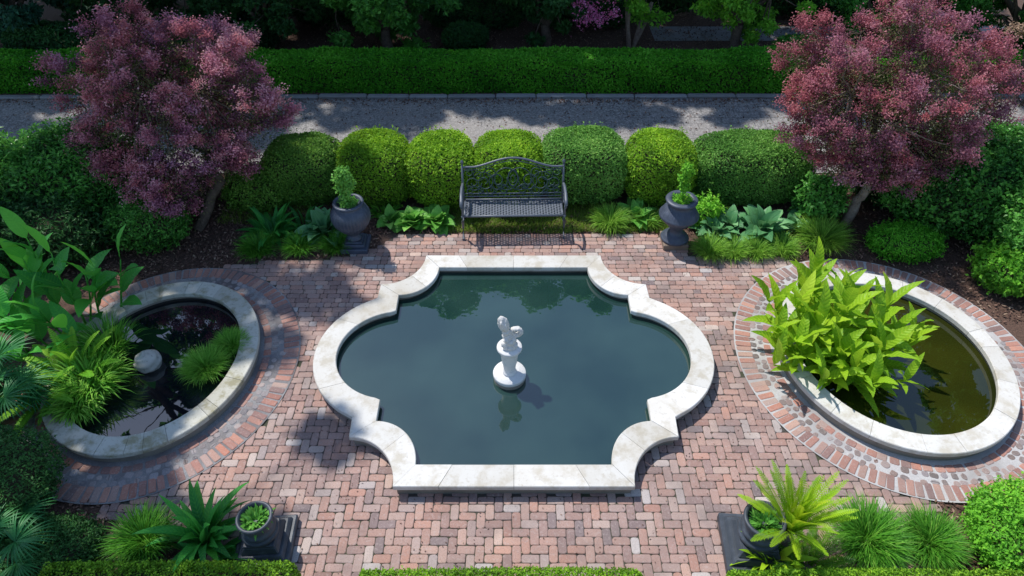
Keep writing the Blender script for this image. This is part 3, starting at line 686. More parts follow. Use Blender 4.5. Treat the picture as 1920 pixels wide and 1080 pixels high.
def tree(name, loc, h, cc, cr_, nb, per, L, mat, seed, label, bark='bark', group=None, lo=-1., trad=.14, flowers=None, multi=1, gap=.55, droop=.2):
    rng = np.random.default_rng(seed); root = empty(name, loc, label, 'tree', group)
    tb, cb = MB(), MB(); cc = np.array(cc, float); rr = np.array(cr_, float)
    fork = np.array([cc[0] * .6, cc[1] * .6, max(.35, cc[2] - rr[2] * .75)])
    for k in range(multi):
        a = np.array([.06 * math.cos(k * 2.1), .06 * math.sin(k * 2.1), 0]) if multi > 1 else np.zeros(3)
        f2 = fork + (nrm(np.array([math.cos(k * 2.1), math.sin(k * 2.1), 0])) * .35 if multi > 1 else 0)
        limb(tb, a - [0, 0, .05], f2, trad, trad * .65, rng, wob=.03)
    mains = []
    for k in range(8):
        d = nrm(rng.normal(size=3) * [1, 1, .6]); m_ = cc + d * rr * .5; mains.append(m_); limb(tb, fork, m_, trad * .5, trad * .2, rng, wob=.06)
    for k in range(nb):
        d = nrm(rng.normal(size=3))
        if d[2] < lo: d[2] = -d[2]
        c = cc + d * rr * rng.uniform(gap, 1.0) * (1 + .12 * math.sin(4 * math.atan2(d[1], d[0]) + seed) + .08 * math.sin(7 * d[2] + seed))
        m_ = min(mains, key=lambda q: np.linalg.norm(q - c)); limb(tb, m_, c, trad * .16, trad * .04, rng, nn=4, seg=4)
        s = rng.uniform(.16, .30) * rr.mean() ** .8 * .72; tone = rng.normal(0, .12)
        k2 = per; u = nrm(rng.normal(size=(k2, 3))) * rng.uniform(.35, 1, (k2, 1)) ** .5 * [s, s, s * .6]
        u = u * (1 + .35 * noise(u / s, seed + k, 4.))[:, None]
        var = np.clip(.42 + tone + .16 * u[:, 2] / s + rng.normal(0, .13, k2), 0, 1)
        leaves(cb, c + u, nrm(u) * .6, L, L * .55, var, rng, up=.6, droop=droop, spread=.6)
    tb.build('trunk', M[bark], root); cb.build('crown', M[mat], root)
    if flowers:
        fb = MB()
        for (x, y, z, s, k) in flowers:
            P = np.array([x, y, z]) + rng.normal(size=(k, 3)) * [s, s, s * .8]; leaves(fb, P, nrm(P - [x, y, z]), .045, .04, rng.random(k), rng, up=.3)
        fb.build('blossom', M['pink' if mat != 'tan' else 'tan'], root)
    return root
GT = 'trees and tall shrubs beyond the far hedge'
for i, (x, y, rx, ry, hz, mt) in enumerate([(-9.8, 17.4, 1.5, .8, .6, 'dark'), (-6.6, 17.0, 1.3, .8, .55, 'teal'), (-4.0, 16.9, 1.3, .7, .5, 'dark'), (-.9, 16.6, 1.2, .6, .45, 'dark'), (1.9, 16.9, 1.2, .6, .5, 'dark'), (-1.0, 15.3, .5, .35, .28, 'dark'), (3.9, 17.6, 1.2, .6, .6, 'dark'), (7.2, 17.4, 1.5, .6, .55, 'dark'), (9.6, 17.0, 1.3, .6, .5, 'dark'), (9.2, 14.6, .8, .5, .45, 'shrub'), (6.2, 14.4, .6, .35, .3, 'shrub'), (-7.0, 14.9, .9, .5, .4, 'dark'), (-10.0, 14.7, 1.0, .5, .4, 'dark')]):
    shrub('evergreen_shrub', (x, y, 0), (rx, ry, hz), 7000, .10, .05, mt, 500 + i, 'low dark evergreen shrub beyond the hedge, ' + ['far left', 'left behind the maple', 'right of the maple top', 'left of centre', 'right of centre', 'smallest, at centre', 'beyond the farther path at its left', 'beyond the farther path at its middle', 'beyond the farther path at its right', 'behind the rose maple', 'small, left of the rose maple', 'nearest the hedge behind the purple maple', 'nearest the hedge at the far left'][i], 'shrub', 'low evergreen shrubs beyond the hedge', e=.85, rough=.1, depth=.2, fq=3, spread=.8)
# low skirts seen under the top of the picture
bgs = [('evergreen_tree', (-11.2, 15.6, 0), (0, 0, 1.75), (1.9, 1.3, 1.7), 80, 300, .12, 'teal', 'blue-green evergreen at the upper left corner'),
       ('evergreen_tree', (-8.2, 15.9, 0), (0, 0, 1.7), (1.9, 1.3, 1.6), 80, 260, .10, 'dark', 'very dark tree between the blue-green evergreen and the purple maple'),
       ('broadleaf_tree', (-5.5, 15.5, 0), (0, 0, 1.6), (1.5, 1.2, 1.55), 70, 260, .11, 'dark', 'dark tree just right of the purple maple top'),
       ('broadleaf_tree', (-2.75, 15.0, 0), (0, 0, 1.75), (1.55, 1.15, 1.55), 85, 280, .11, 'shrub', 'green tree with drooping leafy skirt above the middle of the hedge'),
       ('broadleaf_tree', (.75, 15.5, 0), (0, 0, 1.7), (1.35, 1.1, 1.6), 70, 260, .11, 'dark', 'dark green tree left of the pink crape myrtle'),
       ('broadleaf_tree', (4.9, 14.9, 0), (0, 0, 1.75), (1.15, .9, 1.35), 60, 240, .10, 'light', 'light green tree right of the pink crape myrtle'),
       ('broadleaf_tree', (7.6, 14.9, 0), (0, 0, 1.55), (1.35, .9, 1.4), 70, 280, .10, 'shrub', 'mid green tree left of the rose maple top'),
       ('broadleaf_tree', (11.2, 14.9, 0), (0, 0, 1.45), (2.2, 1.0, 1.45), 90, 280, .11, 'shrub', 'broad green tree at the upper right corner'),
       ('evergreen_shrub', (-6.9, 18.4, 0), (0, 0, 1.2), (2.6, 1.0, 1.2), 70, 220, .13, 'dark', 'dark evergreen mass behind the very dark tree'),
       ('evergreen_shrub', (-1.0, 18.6, 0), (0, 0, 1.2), (3.0, 1.0, 1.2), 80, 220, .13, 'dark', 'dark evergreen mass behind the drooping green tree'),
       ('evergreen_shrub', (5.6, 18.6, 0), (0, 0, 1.2), (3.2, 1.0, 1.2), 80, 220, .13, 'dark', 'dark evergreen mass beyond the farther path')]
for i, (nm, loc, cc, rr, nb, per, L, mt, lab) in enumerate(bgs):
    tree(nm, loc, 4, cc, rr, nb, per, L, mt, 200 + i, lab, group=GT)
tree('crape_myrtle', (2.7, 15.45, 0), 4, (0, -.1, 1.95), (1.35, .9, 1.25), 46, 200, .09, 'light', 221, 'crape myrtle with pink blossom and several thin stems', 'bark_pale', GT, multi=4, trad=.05,
     flowers=[(-1.15, -.75, .95, .11, 260), (-1.0, -.7, 1.08, .09, 160), (-.75, -.6, 1.45, .13, 300), (-.5, -.65, 1.6, .12, 260), (-.85, -.85, .95, .08, 150), (-1.3, -.6, 1.2, .09, 160), (-.6, -.9, 1.1, .07, 120)])
tree('small_tree', (10.0, 12.6, 0), 3, (0, 0, 1.55), (.9, .7, .75), 26, 200, .06, 'tan', 223, 'small tree with tan blossom at the right edge above the driveway', 'bark', multi=2, trad=.05)
# tall trees whose tops lie above the picture: they shade the garden and show in the pools
tall = [(-12.6, 16.2, 6.6, 2.7), (-8.6, 16.5, 6.9, 2.6), (-4.9, 17.0, 7.1, 2.5), (-1.4, 17.1, 7.1, 2.5), (2.1, 17.3, 7.0, 2.5), (6.0, 18.2, 7.2, 2.6)]
back = [(-13, 20.8, 7), (-6.5, 21.2, 7.5), (-.2, 21.2, 7.2), (6.5, 21.4, 7)]
tn = ['at the far left', 'at the left beyond the hedge', 'beyond the hedge behind the purple maple', 'beyond the middle of the hedge', 'behind the crape myrtle', 'behind the rose maple']
for i, (x, y, z, r) in enumerate(tall):
    tree('tall_tree', (x, y, 0), 10, (0, 0, z), (r, r, r * .85), 120, 320, .20, 'shrub', 240 + i, 'tall tree whose crown shades the driveway, ' + tn[i], trad=.2, group='tall shade trees')
for i, (x, y, z) in enumerate(back):
    tree('tall_tree', (x, y, 0), 10, (0, 0, z * .62), (3.7, 2.2, z * .55), 130, 300, .24, 'dark', 260 + i, 'tall dark tree of the rear row, ' + ['leftmost', 'second from the left', 'third from the left', 'rightmost'][i], trad=.2, group='tall shade trees')
tree('tall_tree', (-10.2, 9.6, 0), 9, (2.9, 1.2, 7.0), (2.6, 2.6, 1.7), 54, 330, .18, 'shrub', 250, 'tall tree left of the garden, its crown shading the purple maple', trad=.2, group='tall shade trees')
tree('tall_tree', (-9.6, 6.4, 0), 9, (2.55, .1, 6.6), (2.3, 2.4, 1.4), 48, 320, .18, 'shrub', 251, 'tall tree left of the garden, its crown shading the round pond', trad=.2, group='tall shade trees')

tree('tall_tree', (12.8, 10.6, 0), 9, (-1.0, 0, 5.6), (2.5, 2.2, 2.3), 80, 300, .18, 'shrub', 252, 'tall tree right of the garden, mirrored in the sunny pond', trad=.2, group='tall shade trees')
# ---------------------------------------------------------------- leafy plants
def radial(name, loc, n, L, W, e0, de, droop, mat, seed, label, cat='plant', prof='lance', r0=.03, pet=0, seg=8, fold=.12, wavy=0, serr=0, group=None, cols=3, bias=0, vs=.18, ell_=(1, 1), pw=1.4, roll=0, extra=None):
    rng = np.random.default_rng(seed); mb = MB()
    az = rng.uniform(0, 2 * PI, n); u = rng.random(n)
    b = np.c_[np.cos(az) * r0 * ell_[0] * np.sqrt(u), np.sin(az) * r0 * ell_[1] * np.sqrt(u), np.zeros(n)]
    az = az + rng.normal(0, .35, n)
    blades(mb, b, az, R(e0) + rng.normal(0, R(de), n), L * rng.uniform(.65, 1.15, n), W * rng.uniform(.75, 1.15, n), droop * rng.uniform(.6, 1.35, n), np.clip(.45 + bias + rng.normal(0, vs, n), 0, 1),
           seg, prof, fold, wavy, serr, rng.normal(0, .25 + roll, n), pet, cols=cols, pw=pw)
    if extra: extra(mb, rng)
    o = mb.build(name, M[mat]); o.location = loc; tag(o, label, cat, group); return o

# grass tufts
def tuft(loc, r, n, L, mat, seed, label, droop=1.5, e0=78, W=.011, ell_=(1, 1), bias=0, name='grass_tuft', group=None):
    return radial(name, loc, n, L, W, e0, 13, droop, mat, seed, label, 'grass', 'grass', r, seg=5, cols=2, ell_=ell_, bias=bias, vs=.2, group=group)
GL = 'border grass tufts around the terrace'
tufts = [((1.52, 8.66, 0), .16, 900, .34, 'liriope', 'arching grass tuft right of the bench'),
         ((2.12, 8.72, 0), .12, 420, .26, 'liriope', 'small grass tuft between the bench hosta and the urn'),
         ((2.92, 7.97, 0), .15, 900, .28, 'liriope', 'grass tuft touching the urn on the brown block'),
         ((3.25, 7.97, 0), .15, 800, .25, 'liriope', 'grass tuft in front of the right hostas, second from the urn'),
         ((3.62, 7.98, 0), .15, 850, .25, 'liriope', 'grass tuft in front of the right hostas, third from the urn'),
         ((4.0, 8.03, 0), .15, 800, .26, 'liriope', 'grass tuft in front of the right hostas, last before the tall mound'),
         ((4.62, 8.2, 0), .22, 1300, .42, 'liriope', 'tall grass mound between hostas and mulch by the sunny ring'),
         ((3.0, 9.0, 0), .2, 900, .36, 'grass', 'upright grass clump at the foot of the box row behind the hostas'),
         ((3.5, 3.42, 0), .19, 1500, .40, 'grass', 'full arching grass clump right of the cycad'),
         ((4.1, 3.4, 0), .17, 1400, .34, 'grass', 'bushy grass clump in the gap between the grass clump and corner shrub'),
         ((-3.62, 3.42, 0), .18, 900, .36, 'grass', 'dark grass clump left of the strappy plant near the left hedge'),
         ((-2.62, 8.08, 0), .14, 600, .28, 'grass', 'grass tuft under the shaded hostas beside the urn'),
         ((-3.15, 8.06, 0), .15, 700, .28, 'grass', 'grass tuft in front of the shaded hostas, middle one'),
         ((-3.75, 8.02, 0), .16, 800, .30, 'grass', 'grass tuft at the left end of the shaded hostas')]
for i, (loc, r, n, L, mt, lab) in enumerate(tufts):
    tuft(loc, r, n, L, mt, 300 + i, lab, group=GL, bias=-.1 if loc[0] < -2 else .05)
tuft((-3.72, 5.62, .09), .17, 1700, .26, 'grass', 330, 'soft grass clump growing in the black pond by its right rim, nearer one', ell_=(1, 1), W=.008, bias=.3)
tuft((-3.52, 6.0, .09), .14, 1200, .22, 'grass', 331, 'soft grass clump growing in the black pond by its right rim, farther one', W=.008, bias=.25)
tuft((-4.95, 5.34, .09), .22, 650, .44, 'grass', 332, 'broad iris-like grass clump in the near left of the black pond', W=.03, bias=.28, droop=1.5)
tuft((-4.98, 5.02, .10), .15, 380, .34, 'grass', 333, 'grass clump spilling over the pond rim at the lower left', W=.028, bias=.38, droop=1.9)
tuft((-4.95, 5.85, .09), .16, 340, .50, 'grass', 334, 'tall reed clump behind the stone in the black pond', W=.02, bias=.05, droop=1.2)

# hostas
GH = 'hostas in the beds behind the terrace'
hs = [((-2.85, 8.42, 0), 60, .42, .21, 'hosta', 'shaded blue-green hosta left of the urn'),
      ((-1.55, 8.68, 0), 44, .31, .18, 'hosta_light', 'green hosta nearest the shaded urn on its right'),
      ((-1.15, 8.70, 0), 46, .33, .19, 'hosta_light', 'lit green hosta just left of the bench'),
      ((-1.9, 8.72, 0), 34, .28, .16, 'hosta_light', 'small hosta tucked against the shaded urn'),
      ((1.92, 8.82, 0), 30, .38, .16, 'hosta_light', 'upright hosta in the grass right of the bench'),
      ((3.08, 8.42, 0), 46, .36, .20, 'hosta', 'pale hosta beside the urn on the brown block'),
      ((3.35, 8.62, 0), 34, .32, .18, 'hosta', 'smaller pale hosta behind the others near the urn'),
      ((3.80, 8.42, 0), 52, .46, .21, 'hosta', 'largest pale blue-green hosta in the right bed'),
      ((4.25, 8.5, 0), 34, .36, .18, 'hosta', 'pale hosta at the right end next to the grass mound')]
for i, (loc, n, L, W, mt, lab) in enumerate(hs):
    radial('hosta', loc, n, L, W, 55, 22, 1.15, mt, 350 + i, lab, 'hosta', 'ovate', .05, pet=.32, seg=10, fold=.16, group=GH, bias=.08, roll=.1)
radial('leafy_plant', (-3.65, 8.4, 0), 60, .46, .085, 60, 18, 1.3, 'canna', 371, 'dark strap-leaved plant at the left end of the shaded bed', 'plant', 'lance', .16, seg=9, bias=-.2)
radial('leafy_plant', (-3.2, 8.55, 0), 40, .42, .07, 60, 18, 1.2, 'canna', 372, 'dark strap-leaved plant between the two shaded hosta groups', 'plant', 'lance', .14, seg=9, bias=-.25)
radial('leafy_plant', (-2.0, 8.95, 0), 60, .22, .045, 60, 20, 1.0, 'grass', 373, 'low feathery plant behind the shaded urn', 'plant', 'lance', .14, seg=6)
radial('strappy_plant', (-3.05, 3.45, 0), 34, .62, .11, 58, 20, 1.0, 'canna', 374, 'large strap-leaved plant beside the near left pot', 'plant', 'lance', .05, seg=12, fold=.2, bias=.05)
radial('leafy_plant', (-2.95, 3.30, 0), 46, .34, .075, 45, 22, 1.0, 'canna', 375, 'dark skirt of short leaves under the large strap-leaved plant', 'plant', 'lance', .14, seg=8, bias=-.25)
# shrublet leaves near urn bed, right
shrub('leafy_shrub', (2.95, 8.75, 0), (.28, .24, .2), 1600, .05, .035, 'light', 380, 'small leafy bush behind the urn on the brown block', 'shrub', rough=.12, depth=.3, sprigs=60, bias=-.05)

# canna / ginger clump: several leaning stems carrying big oval leaves
def canna(loc, stems, mat, seed, label, L=.52, W=.19):
    rng = np.random.default_rng(seed); mb = MB(); sb = MB(); root = empty('canna_clump', loc, label, 'plant')
    for (x, y, h, az, lean, k) in stems:
        top = np.array([x + lean * math.cos(az), y + lean * math.sin(az), h]); P = limb(sb, (x, y, 0), top, .016, .008, rng, wob=.03, nn=6)
        for j in range(k):
            t = .35 + .65 * j / (k - 1); i = int(t * 7); b = P[i]; a = az + rng.uniform(-1.9, 1.9) * (1.1 - .4 * t) + (PI if j % 3 == 2 else 0)
            blades(mb, b[None], a, R(78 if j == k - 1 else rng.uniform(35, 72)), L * rng.uniform(.8, 1.15), W * rng.uniform(.85, 1.2), rng.uniform(.4, 1.0), np.clip(.5 + rng.normal(0, .18) + .15 * t, 0, 1), 12, 'lance', .12, .05, 0, rng.normal(0, .2), .10)
    sb.build('stem', M['canna'], root); mb.build('foliage', M['canna'], root); return root
canna((-5.65, 6.35, 0), [(-.2, .1, .95, 2.4, .35, 6), (.05, .1, 1.15, 1.6, .1, 7), (.3, .05, .95, .5, .25, 6), (-.45, -.15, .75, 3.0, .3, 6), (0, -.2, .75, 4.4, .15, 6), (.45, .25, .85, .8, .3, 5), (-.6, .2, .9, 2.8, .2, 5), (.25, -.35, .6, 5.2, .2, 5), (-.35, .35, 1.1, 2.0, .2, 7), (.15, -.05, .8, 1.0, .3, 6), (-.15, -.35, .7, 3.6, .25, 6), (-.9, 0, .7, 3.1, .3, 6), (-.5, -.35, .6, 2.6, .2, 6), (-.7, -.5, .5, 3.6, .3, 5), (-.2, -.55, .45, 4.2, .25, 5)], 'canna', 390,
      'clump of tall broad oval leaves at the far left of the black pond', .52, .195)

# bright wavy-leaved plant in the sunny pond
def bright(loc, stems, seed, label):
    rng = np.random.default_rng(seed); mb = MB(); sb = MB(); root = empty('bog_plant', loc, label, 'plant')
    for (x, y, h, k, s) in stems:
        a0 = rng.uniform(0, 6); P = limb(sb, (x * .6, y * .6, 0), (x * 1.35 - .08, y * 1.12, h * 1.08), .014, .008, rng, wob=.03, nn=6)
        for j in range(k):
            t = .15 + .85 * (j / (k - 1)); b = P[min(7, int(t * 7.99))]; a = a0 + j * 2.4 + rng.normal(0, .2)
            el = R(24 + 54 * t ** 1.3 + rng.normal(0, 10))
            blades(mb, b[None], a, el, s * 1.28 * rng.uniform(.8, 1.15), s * .31 * rng.uniform(.85, 1.15), rng.uniform(.45, 1.0), np.clip(.45 + .25 * (t - .5) + rng.normal(0, .14), 0, 1), 26, 'lance', .16, .09, .045, rng.normal(0, .25), .05)
    sb.build('stem', M['bright'], root); mb.build('foliage', M['bright'], root); return root
bright((4.0, 5.75, .08), [(-.18, .55, .8, 13, .44), (.12, .6, .62, 11, .38), (-.38, .25, .62, 13, .42), (.0, .15, .72, 14, .44), (.38, .2, .66, 14, .42), (-.42, -.15, .42, 12, .40), (-.1, -.25, .45, 13, .42), (.25, -.25, .48, 13, .40), (.55, -.1, .4, 10, .36), (.12, -.55, .3, 10, .36), (.42, -.5, .28, 8, .33), (-.25, -.45, .25, 9, .36), (.7, .15, .34, 8, .34), (-.55, .45, .5, 12, .42), (-.6, .05, .38, 12, .40), (-.62, -.25, .25, 10, .36), (-.25, .0, .6, 13, .42), (.2, .4, .6, 12, .40), (.25, -.05, .58, 13, .42), (-.2, .7, .45, 10, .36), (.0, -.4, .36, 11, .38), (.45, .0, .45, 11, .36)], 401,
       'bright yellow-green plant of wavy pointed leaves filling the left side of the sunny pond')

# fronds: fern, palm fans, cycad
def frondplant(name, loc, n, L, e0, de, droop, npair, pl, pw_, mat, seed, label, bias=0, stem_h=0, ang=.95, vee=.25, cat='plant', start=.12, azr=None):
    rng = np.random.default_rng(seed); mb = MB(); az = np.arange(n) * 2.4 + rng.normal(0, .2, n) if azr is None else rng.uniform(*azr, n)
    u = np.linspace(1, 0, n); e = R(e0) + u * R(de) - R(de) / 2 + rng.normal(0, R(5), n)
    b = np.tile([0, 0, stem_h], (n, 1)).astype(float) + np.c_[np.cos(az), np.sin(az), 0 * az] * .03
    fronds(mb, b, az, e, L * rng.uniform(.8, 1.1, n), droop * rng.uniform(.7, 1.2, n), npair, pl, pw_, np.clip(.4 + bias + .25 * (u - .5) + rng.normal(0, .1, n), 0, 1), rng, ang=ang, vee=vee, start=start)
    if stem_h: tube(mb, [(0, 0, 0), (0, 0, stem_h * .5), (0, 0, stem_h + .02)], [.06, .07, .05], 10, mat=1)
    o = mb.build(name, [M[mat], M['bark']]); o.location = loc; tag(o, label, cat); return o
frondplant('cycad', (2.62, 3.34, 0), 52, .66, 72, 52, .55, 34, .070, .012, 'cycad', 410, 'yellow-green cycad with feathery fronds beside the near right pot', bias=.2, stem_h=.42, cat='cycad', ang=.78, vee=.25)
frondplant('cycad', (2.82, 3.12, 0), 30, .52, 34, 50, .9, 26, .075, .012, 'cycad', 411, 'darker low skirt of fronds under the yellow-green cycad', bias=-.28, stem_h=.08, cat='cycad')
frondplant('fern', (-5.2, 5.5, .1), 16, .74, 66, 50, .9, 30, .085, .022, 'fern', 412, 'upright light green fern among the canna leaves by the black pond', bias=.35, cat='fern')
frondplant('fern', (-5.45, 5.15, .1), 16, .62, 42, 40, 1.0, 28, .08, .022, 'fern', 413, 'spreading fern at the left rim of the black pond', bias=.3, cat='fern')
radial('leafy_plant', (2.50, 3.22, .05), 60, .36, .075, 62, 20, 1.1, 'cycad', 376, 'broad yellow-green leaves crowding the near right pot below the cycad', 'plant', 'lance', .12, seg=9, fold=.16, bias=.12)
def fanpalm(loc, n, L, seed, label, azr, bias=0):
    rng = np.random.default_rng(seed); mb = MB()
    for i in range(n):
        a = rng.uniform(*azr); e = R(rng.uniform(15, 60)); l = L * rng.uniform(.7, 1.1)
        P0 = np.zeros(3) + [0, 0, .15]; d = np.array([math.cos(a) * math.cos(e), math.sin(a) * math.cos(e), math.sin(e)]); hub = P0 + d * l
        tube(mb, np.array([P0, (P0 + hub) / 2 + [0, 0, .03], hub]), [.012, .01, .006], 6)
        k = 34; aa = np.linspace(-2.2, 2.2, k)
        v = np.clip(.4 + bias + rng.normal(0, .1), 0, 1)
        blades(mb, np.tile(hub, (k, 1)), a + aa, np.full(k, e * .4) + rng.normal(0, .05, k) + .25 * np.abs(np.sin(aa)), .42 * (1 - .12 * np.abs(aa)) * l / .6, .020, rng.uniform(.6, 1.2, k), v + rng.normal(0, .06, k), 5, 'lance', .25, cols=3)
    o = mb.build('fan_palm', M['palm']); o.location = loc; tag(o, label, 'palm'); return o
fanpalm((-6.0, 5.0, 0), 9, .6, 420, 'fan palm at the left edge level with the black pond', (-1.6, 1.6), .1)
fanpalm((-4.95, 3.05, 0), 6, .5, 421, 'fan palm in the lower left corner', (-.5, 2.4), .05)

# lawn strip and low ground cover
rng = np.random.default_rng(70); mb = MB()
n = 15000; X = rng.uniform(-1.0, 2.6, n); Yy = rng.uniform(8.46, 9.2, n) + .03 * np.sin(X * 7)
blades(mb, np.c_[X, Yy, np.zeros(n)], rng.uniform(0, 6.28, n), R(70) + rng.normal(0, .25, n), rng.uniform(.05, .12, n), .006, rng.uniform(.4, 1.6, n), np.clip(.5 + rng.normal(0, .2, n) + .1 * np.sin(X * 3 + Yy * 5), 0, 1), 3, 'grass', cols=2)
n = 5000; X = rng.uniform(-4.6, -3.2, n); Yy = rng.uniform(8.7, 9.6, n)
blades(mb, np.c_[X, Yy, np.zeros(n)], rng.uniform(0, 6.28, n), R(70) + rng.normal(0, .25, n), rng.uniform(.04, .1, n), .006, rng.uniform(.4, 1.6, n), np.clip(.5 + rng.normal(0, .2, n), 0, 1), 3, 'grass', cols=2)
tag(mb.build('lawn', M['lawn']), kind='stuff')

# ---------------------------------------------------------------- bench
def bench(loc, rz):
    root = empty('garden_bench', loc, 'dark cast iron bench with scrolled arched back at the back of the terrace', 'bench', rz=rz)
    hw = .755
    # seat: open lattice of small rings inside a frame (y 0 = front edge, y .44 = back), z .42
    mb = MB(); zs = .42
    for (a, b) in (((-hw + .03, 0, zs), (hw - .03, 0, zs)), ((-hw + .03, .44, zs - .01), (hw - .03, .44, zs - .01)), ((-hw + .03, 0, zs), (-hw + .03, .44, zs - .01)), ((hw - .03, 0, zs), (hw - .03, .44, zs - .01))):
        tube(mb, np.linspace(a, b, 4), .017, 8)
    a = np.arange(12) / 12 * 2 * PI
    for ix in range(34):
        for iy in range(10):
            x = -hw + .058 + ix * .0422; y = .024 + iy * .0432 + (.0216 if ix % 2 else 0)
            if y > .425: continue
            tube(mb, np.c_[x + .0205 * np.cos(a), y + .0205 * np.sin(a), np.full(12, zs - .002)], .0105, 5, closed=True, flat=.45, upv=(0, 0, 1))
    mb.build('seat', M['iron'], root)
    # backrest frame: leaning plane from (y .43, z .44) to (y .54, z .96); arch to 1.06
    def bp(x, z): return (x, .43 + (z - .42) * .20, z)
    def topz(x):
        u = abs(x) / hw
        return .93 if u > .80 else .93 + .135 * (.5 + .5 * math.cos(PI * u / .80)) ** .8
    mb = MB()
    tube(mb, [bp(x, topz(x)) for x in np.linspace(-hw, hw, 41)], .017, 8)
    tube(mb, [bp(x, topz(x) - .045) for x in np.linspace(-hw + .02, hw - .02, 41)], .006, 6)
    for z in (.47, .515): tube(mb, [bp(x, z) for x in np.linspace(-hw + .02, hw - .02, 9)], .009, 6)
    bf = mb.build('back_frame', M['iron'], root)
    mb = MB()
    def spiral(cx, cz, r0, r1, a0, turns, rad=.007, sx=1):
        t = np.linspace(0, 1, int(22 * abs(turns)) + 6); an = a0 + turns * 2 * PI * t; rr = r0 + (r1 - r0) * t
        P = [bp(sx * (cx + r * math.cos(q)), cz + r * math.sin(q)) for r, q in zip(rr, an)]
        P = [p_ for p_ in P if p_[2] < topz(p_[0]) and abs(p_[0]) < hw]
        if len(P) > 3: tube(mb, P, rad, 6)
    for sx in (-1, 1):
        spiral(.10, .74, .175, .17, R(-60), 1.0, sx=sx); spiral(.24, .715, .16, .03, R(160), 1.7, sx=sx)
        spiral(.43, .70, .165, .03, R(30), 1.6, sx=sx); spiral(.60, .68, .13, .02, R(180), 1.5, sx=sx)
        spiral(.34, .83, .10, .03, R(-30), 1.4, .006, sx=sx); spiral(.52, .81, .10, .02, R(200), 1.3, .006, sx=sx)
        spiral(.15, .58, .09, .02, R(20), 1.3, .006, sx=sx); spiral(.35, .57, .075, .02, R(120), 1.3, .006, sx=sx); spiral(.66, .84, .075, .02, R(0), 1.3, .006, sx=sx); spiral(.50, .57, .06, .015, R(60), 1.2, .006, sx=sx)
        spiral(.66, .57, .07, .015, R(60), 1.2, .006, sx=sx)
        t = np.linspace(0, 1, 14); tube(mb, [bp(sx * (.02 + .68 * q), .53 + .09 * math.sin(PI * q * 3) * (1 - .3 * q) + .03) for q in t], .007, 6)
    a = np.linspace(0, 2 * PI, 30)[:-1]; tube(mb, [bp(.072 * math.cos(q), .76 + .125 * math.sin(q)) for q in a], .008, 6, closed=True)
    tube(mb, [bp(.035 * math.cos(q), .74 + .06 * math.sin(q)) for q in a], .006, 6, closed=True)
    for x in np.linspace(-.62, .62, 14): tube(mb, [bp(x, .475), bp(x + .02, .515)], .006, 5)
    mb.build('scrollwork', M['iron_green'], bf)
    for sx in (-1, 1):
        x = sx * hw
        mb = MB()                                       # front leg with foot
        tube(mb, [(x, .0, .42), (x, -.015, .33), (x, .02, .2), (x, .012, .09), (x, -.03, .02), (x, -.045, .02)], [.024, .022, .016, .015, .019, .02], 8)
        mb.build('leg', M['iron'], root)
        mb = MB()
        tube(mb, [(x, .44, .42), (x, .46, .3), (x, .44, .15), (x, .50, .02)], [.022, .018, .015, .019], 8); tube(mb, [(x, .03, .17), (x, .25, .23), (x, .45, .17)], .009, 6)
        mb.build('leg', M['iron'], root)
        mb = MB()                                       # arm with scroll and back post with finial
        A = [(x, .45, .69), (x * 1.01, .30, .72), (x * 1.015, .12, .70), (x * 1.01, -.02, .655), (x * 1.01, -.045, .60), (x, -.01, .56), (x, .03, .58)]
        t = np.linspace(0, 6, 25); A = np.array(A); A = np.stack([np.interp(t, range(7), A[:, k]) for k in range(3)], -1); tube(mb, A, np.interp(t, [0, 3, 6], [.021, .026, .013]), 8)
        tube(mb, [(x, -.0, .42), (x, .03, .5), (x, -.01, .56)], .014, 7)
        q = np.linspace(0, 9, 26); tube(mb, [(x, .23 + (.09 - .008 * k) * math.cos(k), .55 + (.09 - .008 * k) * math.sin(k)) for k in q], .007, 6)
        mb.build('armrest', M['iron'], root)
        mb = MB(); tube(mb, [bp(x, .40), bp(x, .7), bp(x, .97)], [.02, .018, .016], 8)
        b = bp(x, .99); lathe(mb, [(.0, .96), (.02, .965), (.011, .98), (.024, 1.0), (.026, 1.012), (.018, 1.03), (.006, 1.045), (0, 1.05)], 14, cx=b[0], cy=b[1])
        mb.build('back_post', M['iron'], root)
    return root
bench((.025, 8.33, .015), R(1.2))

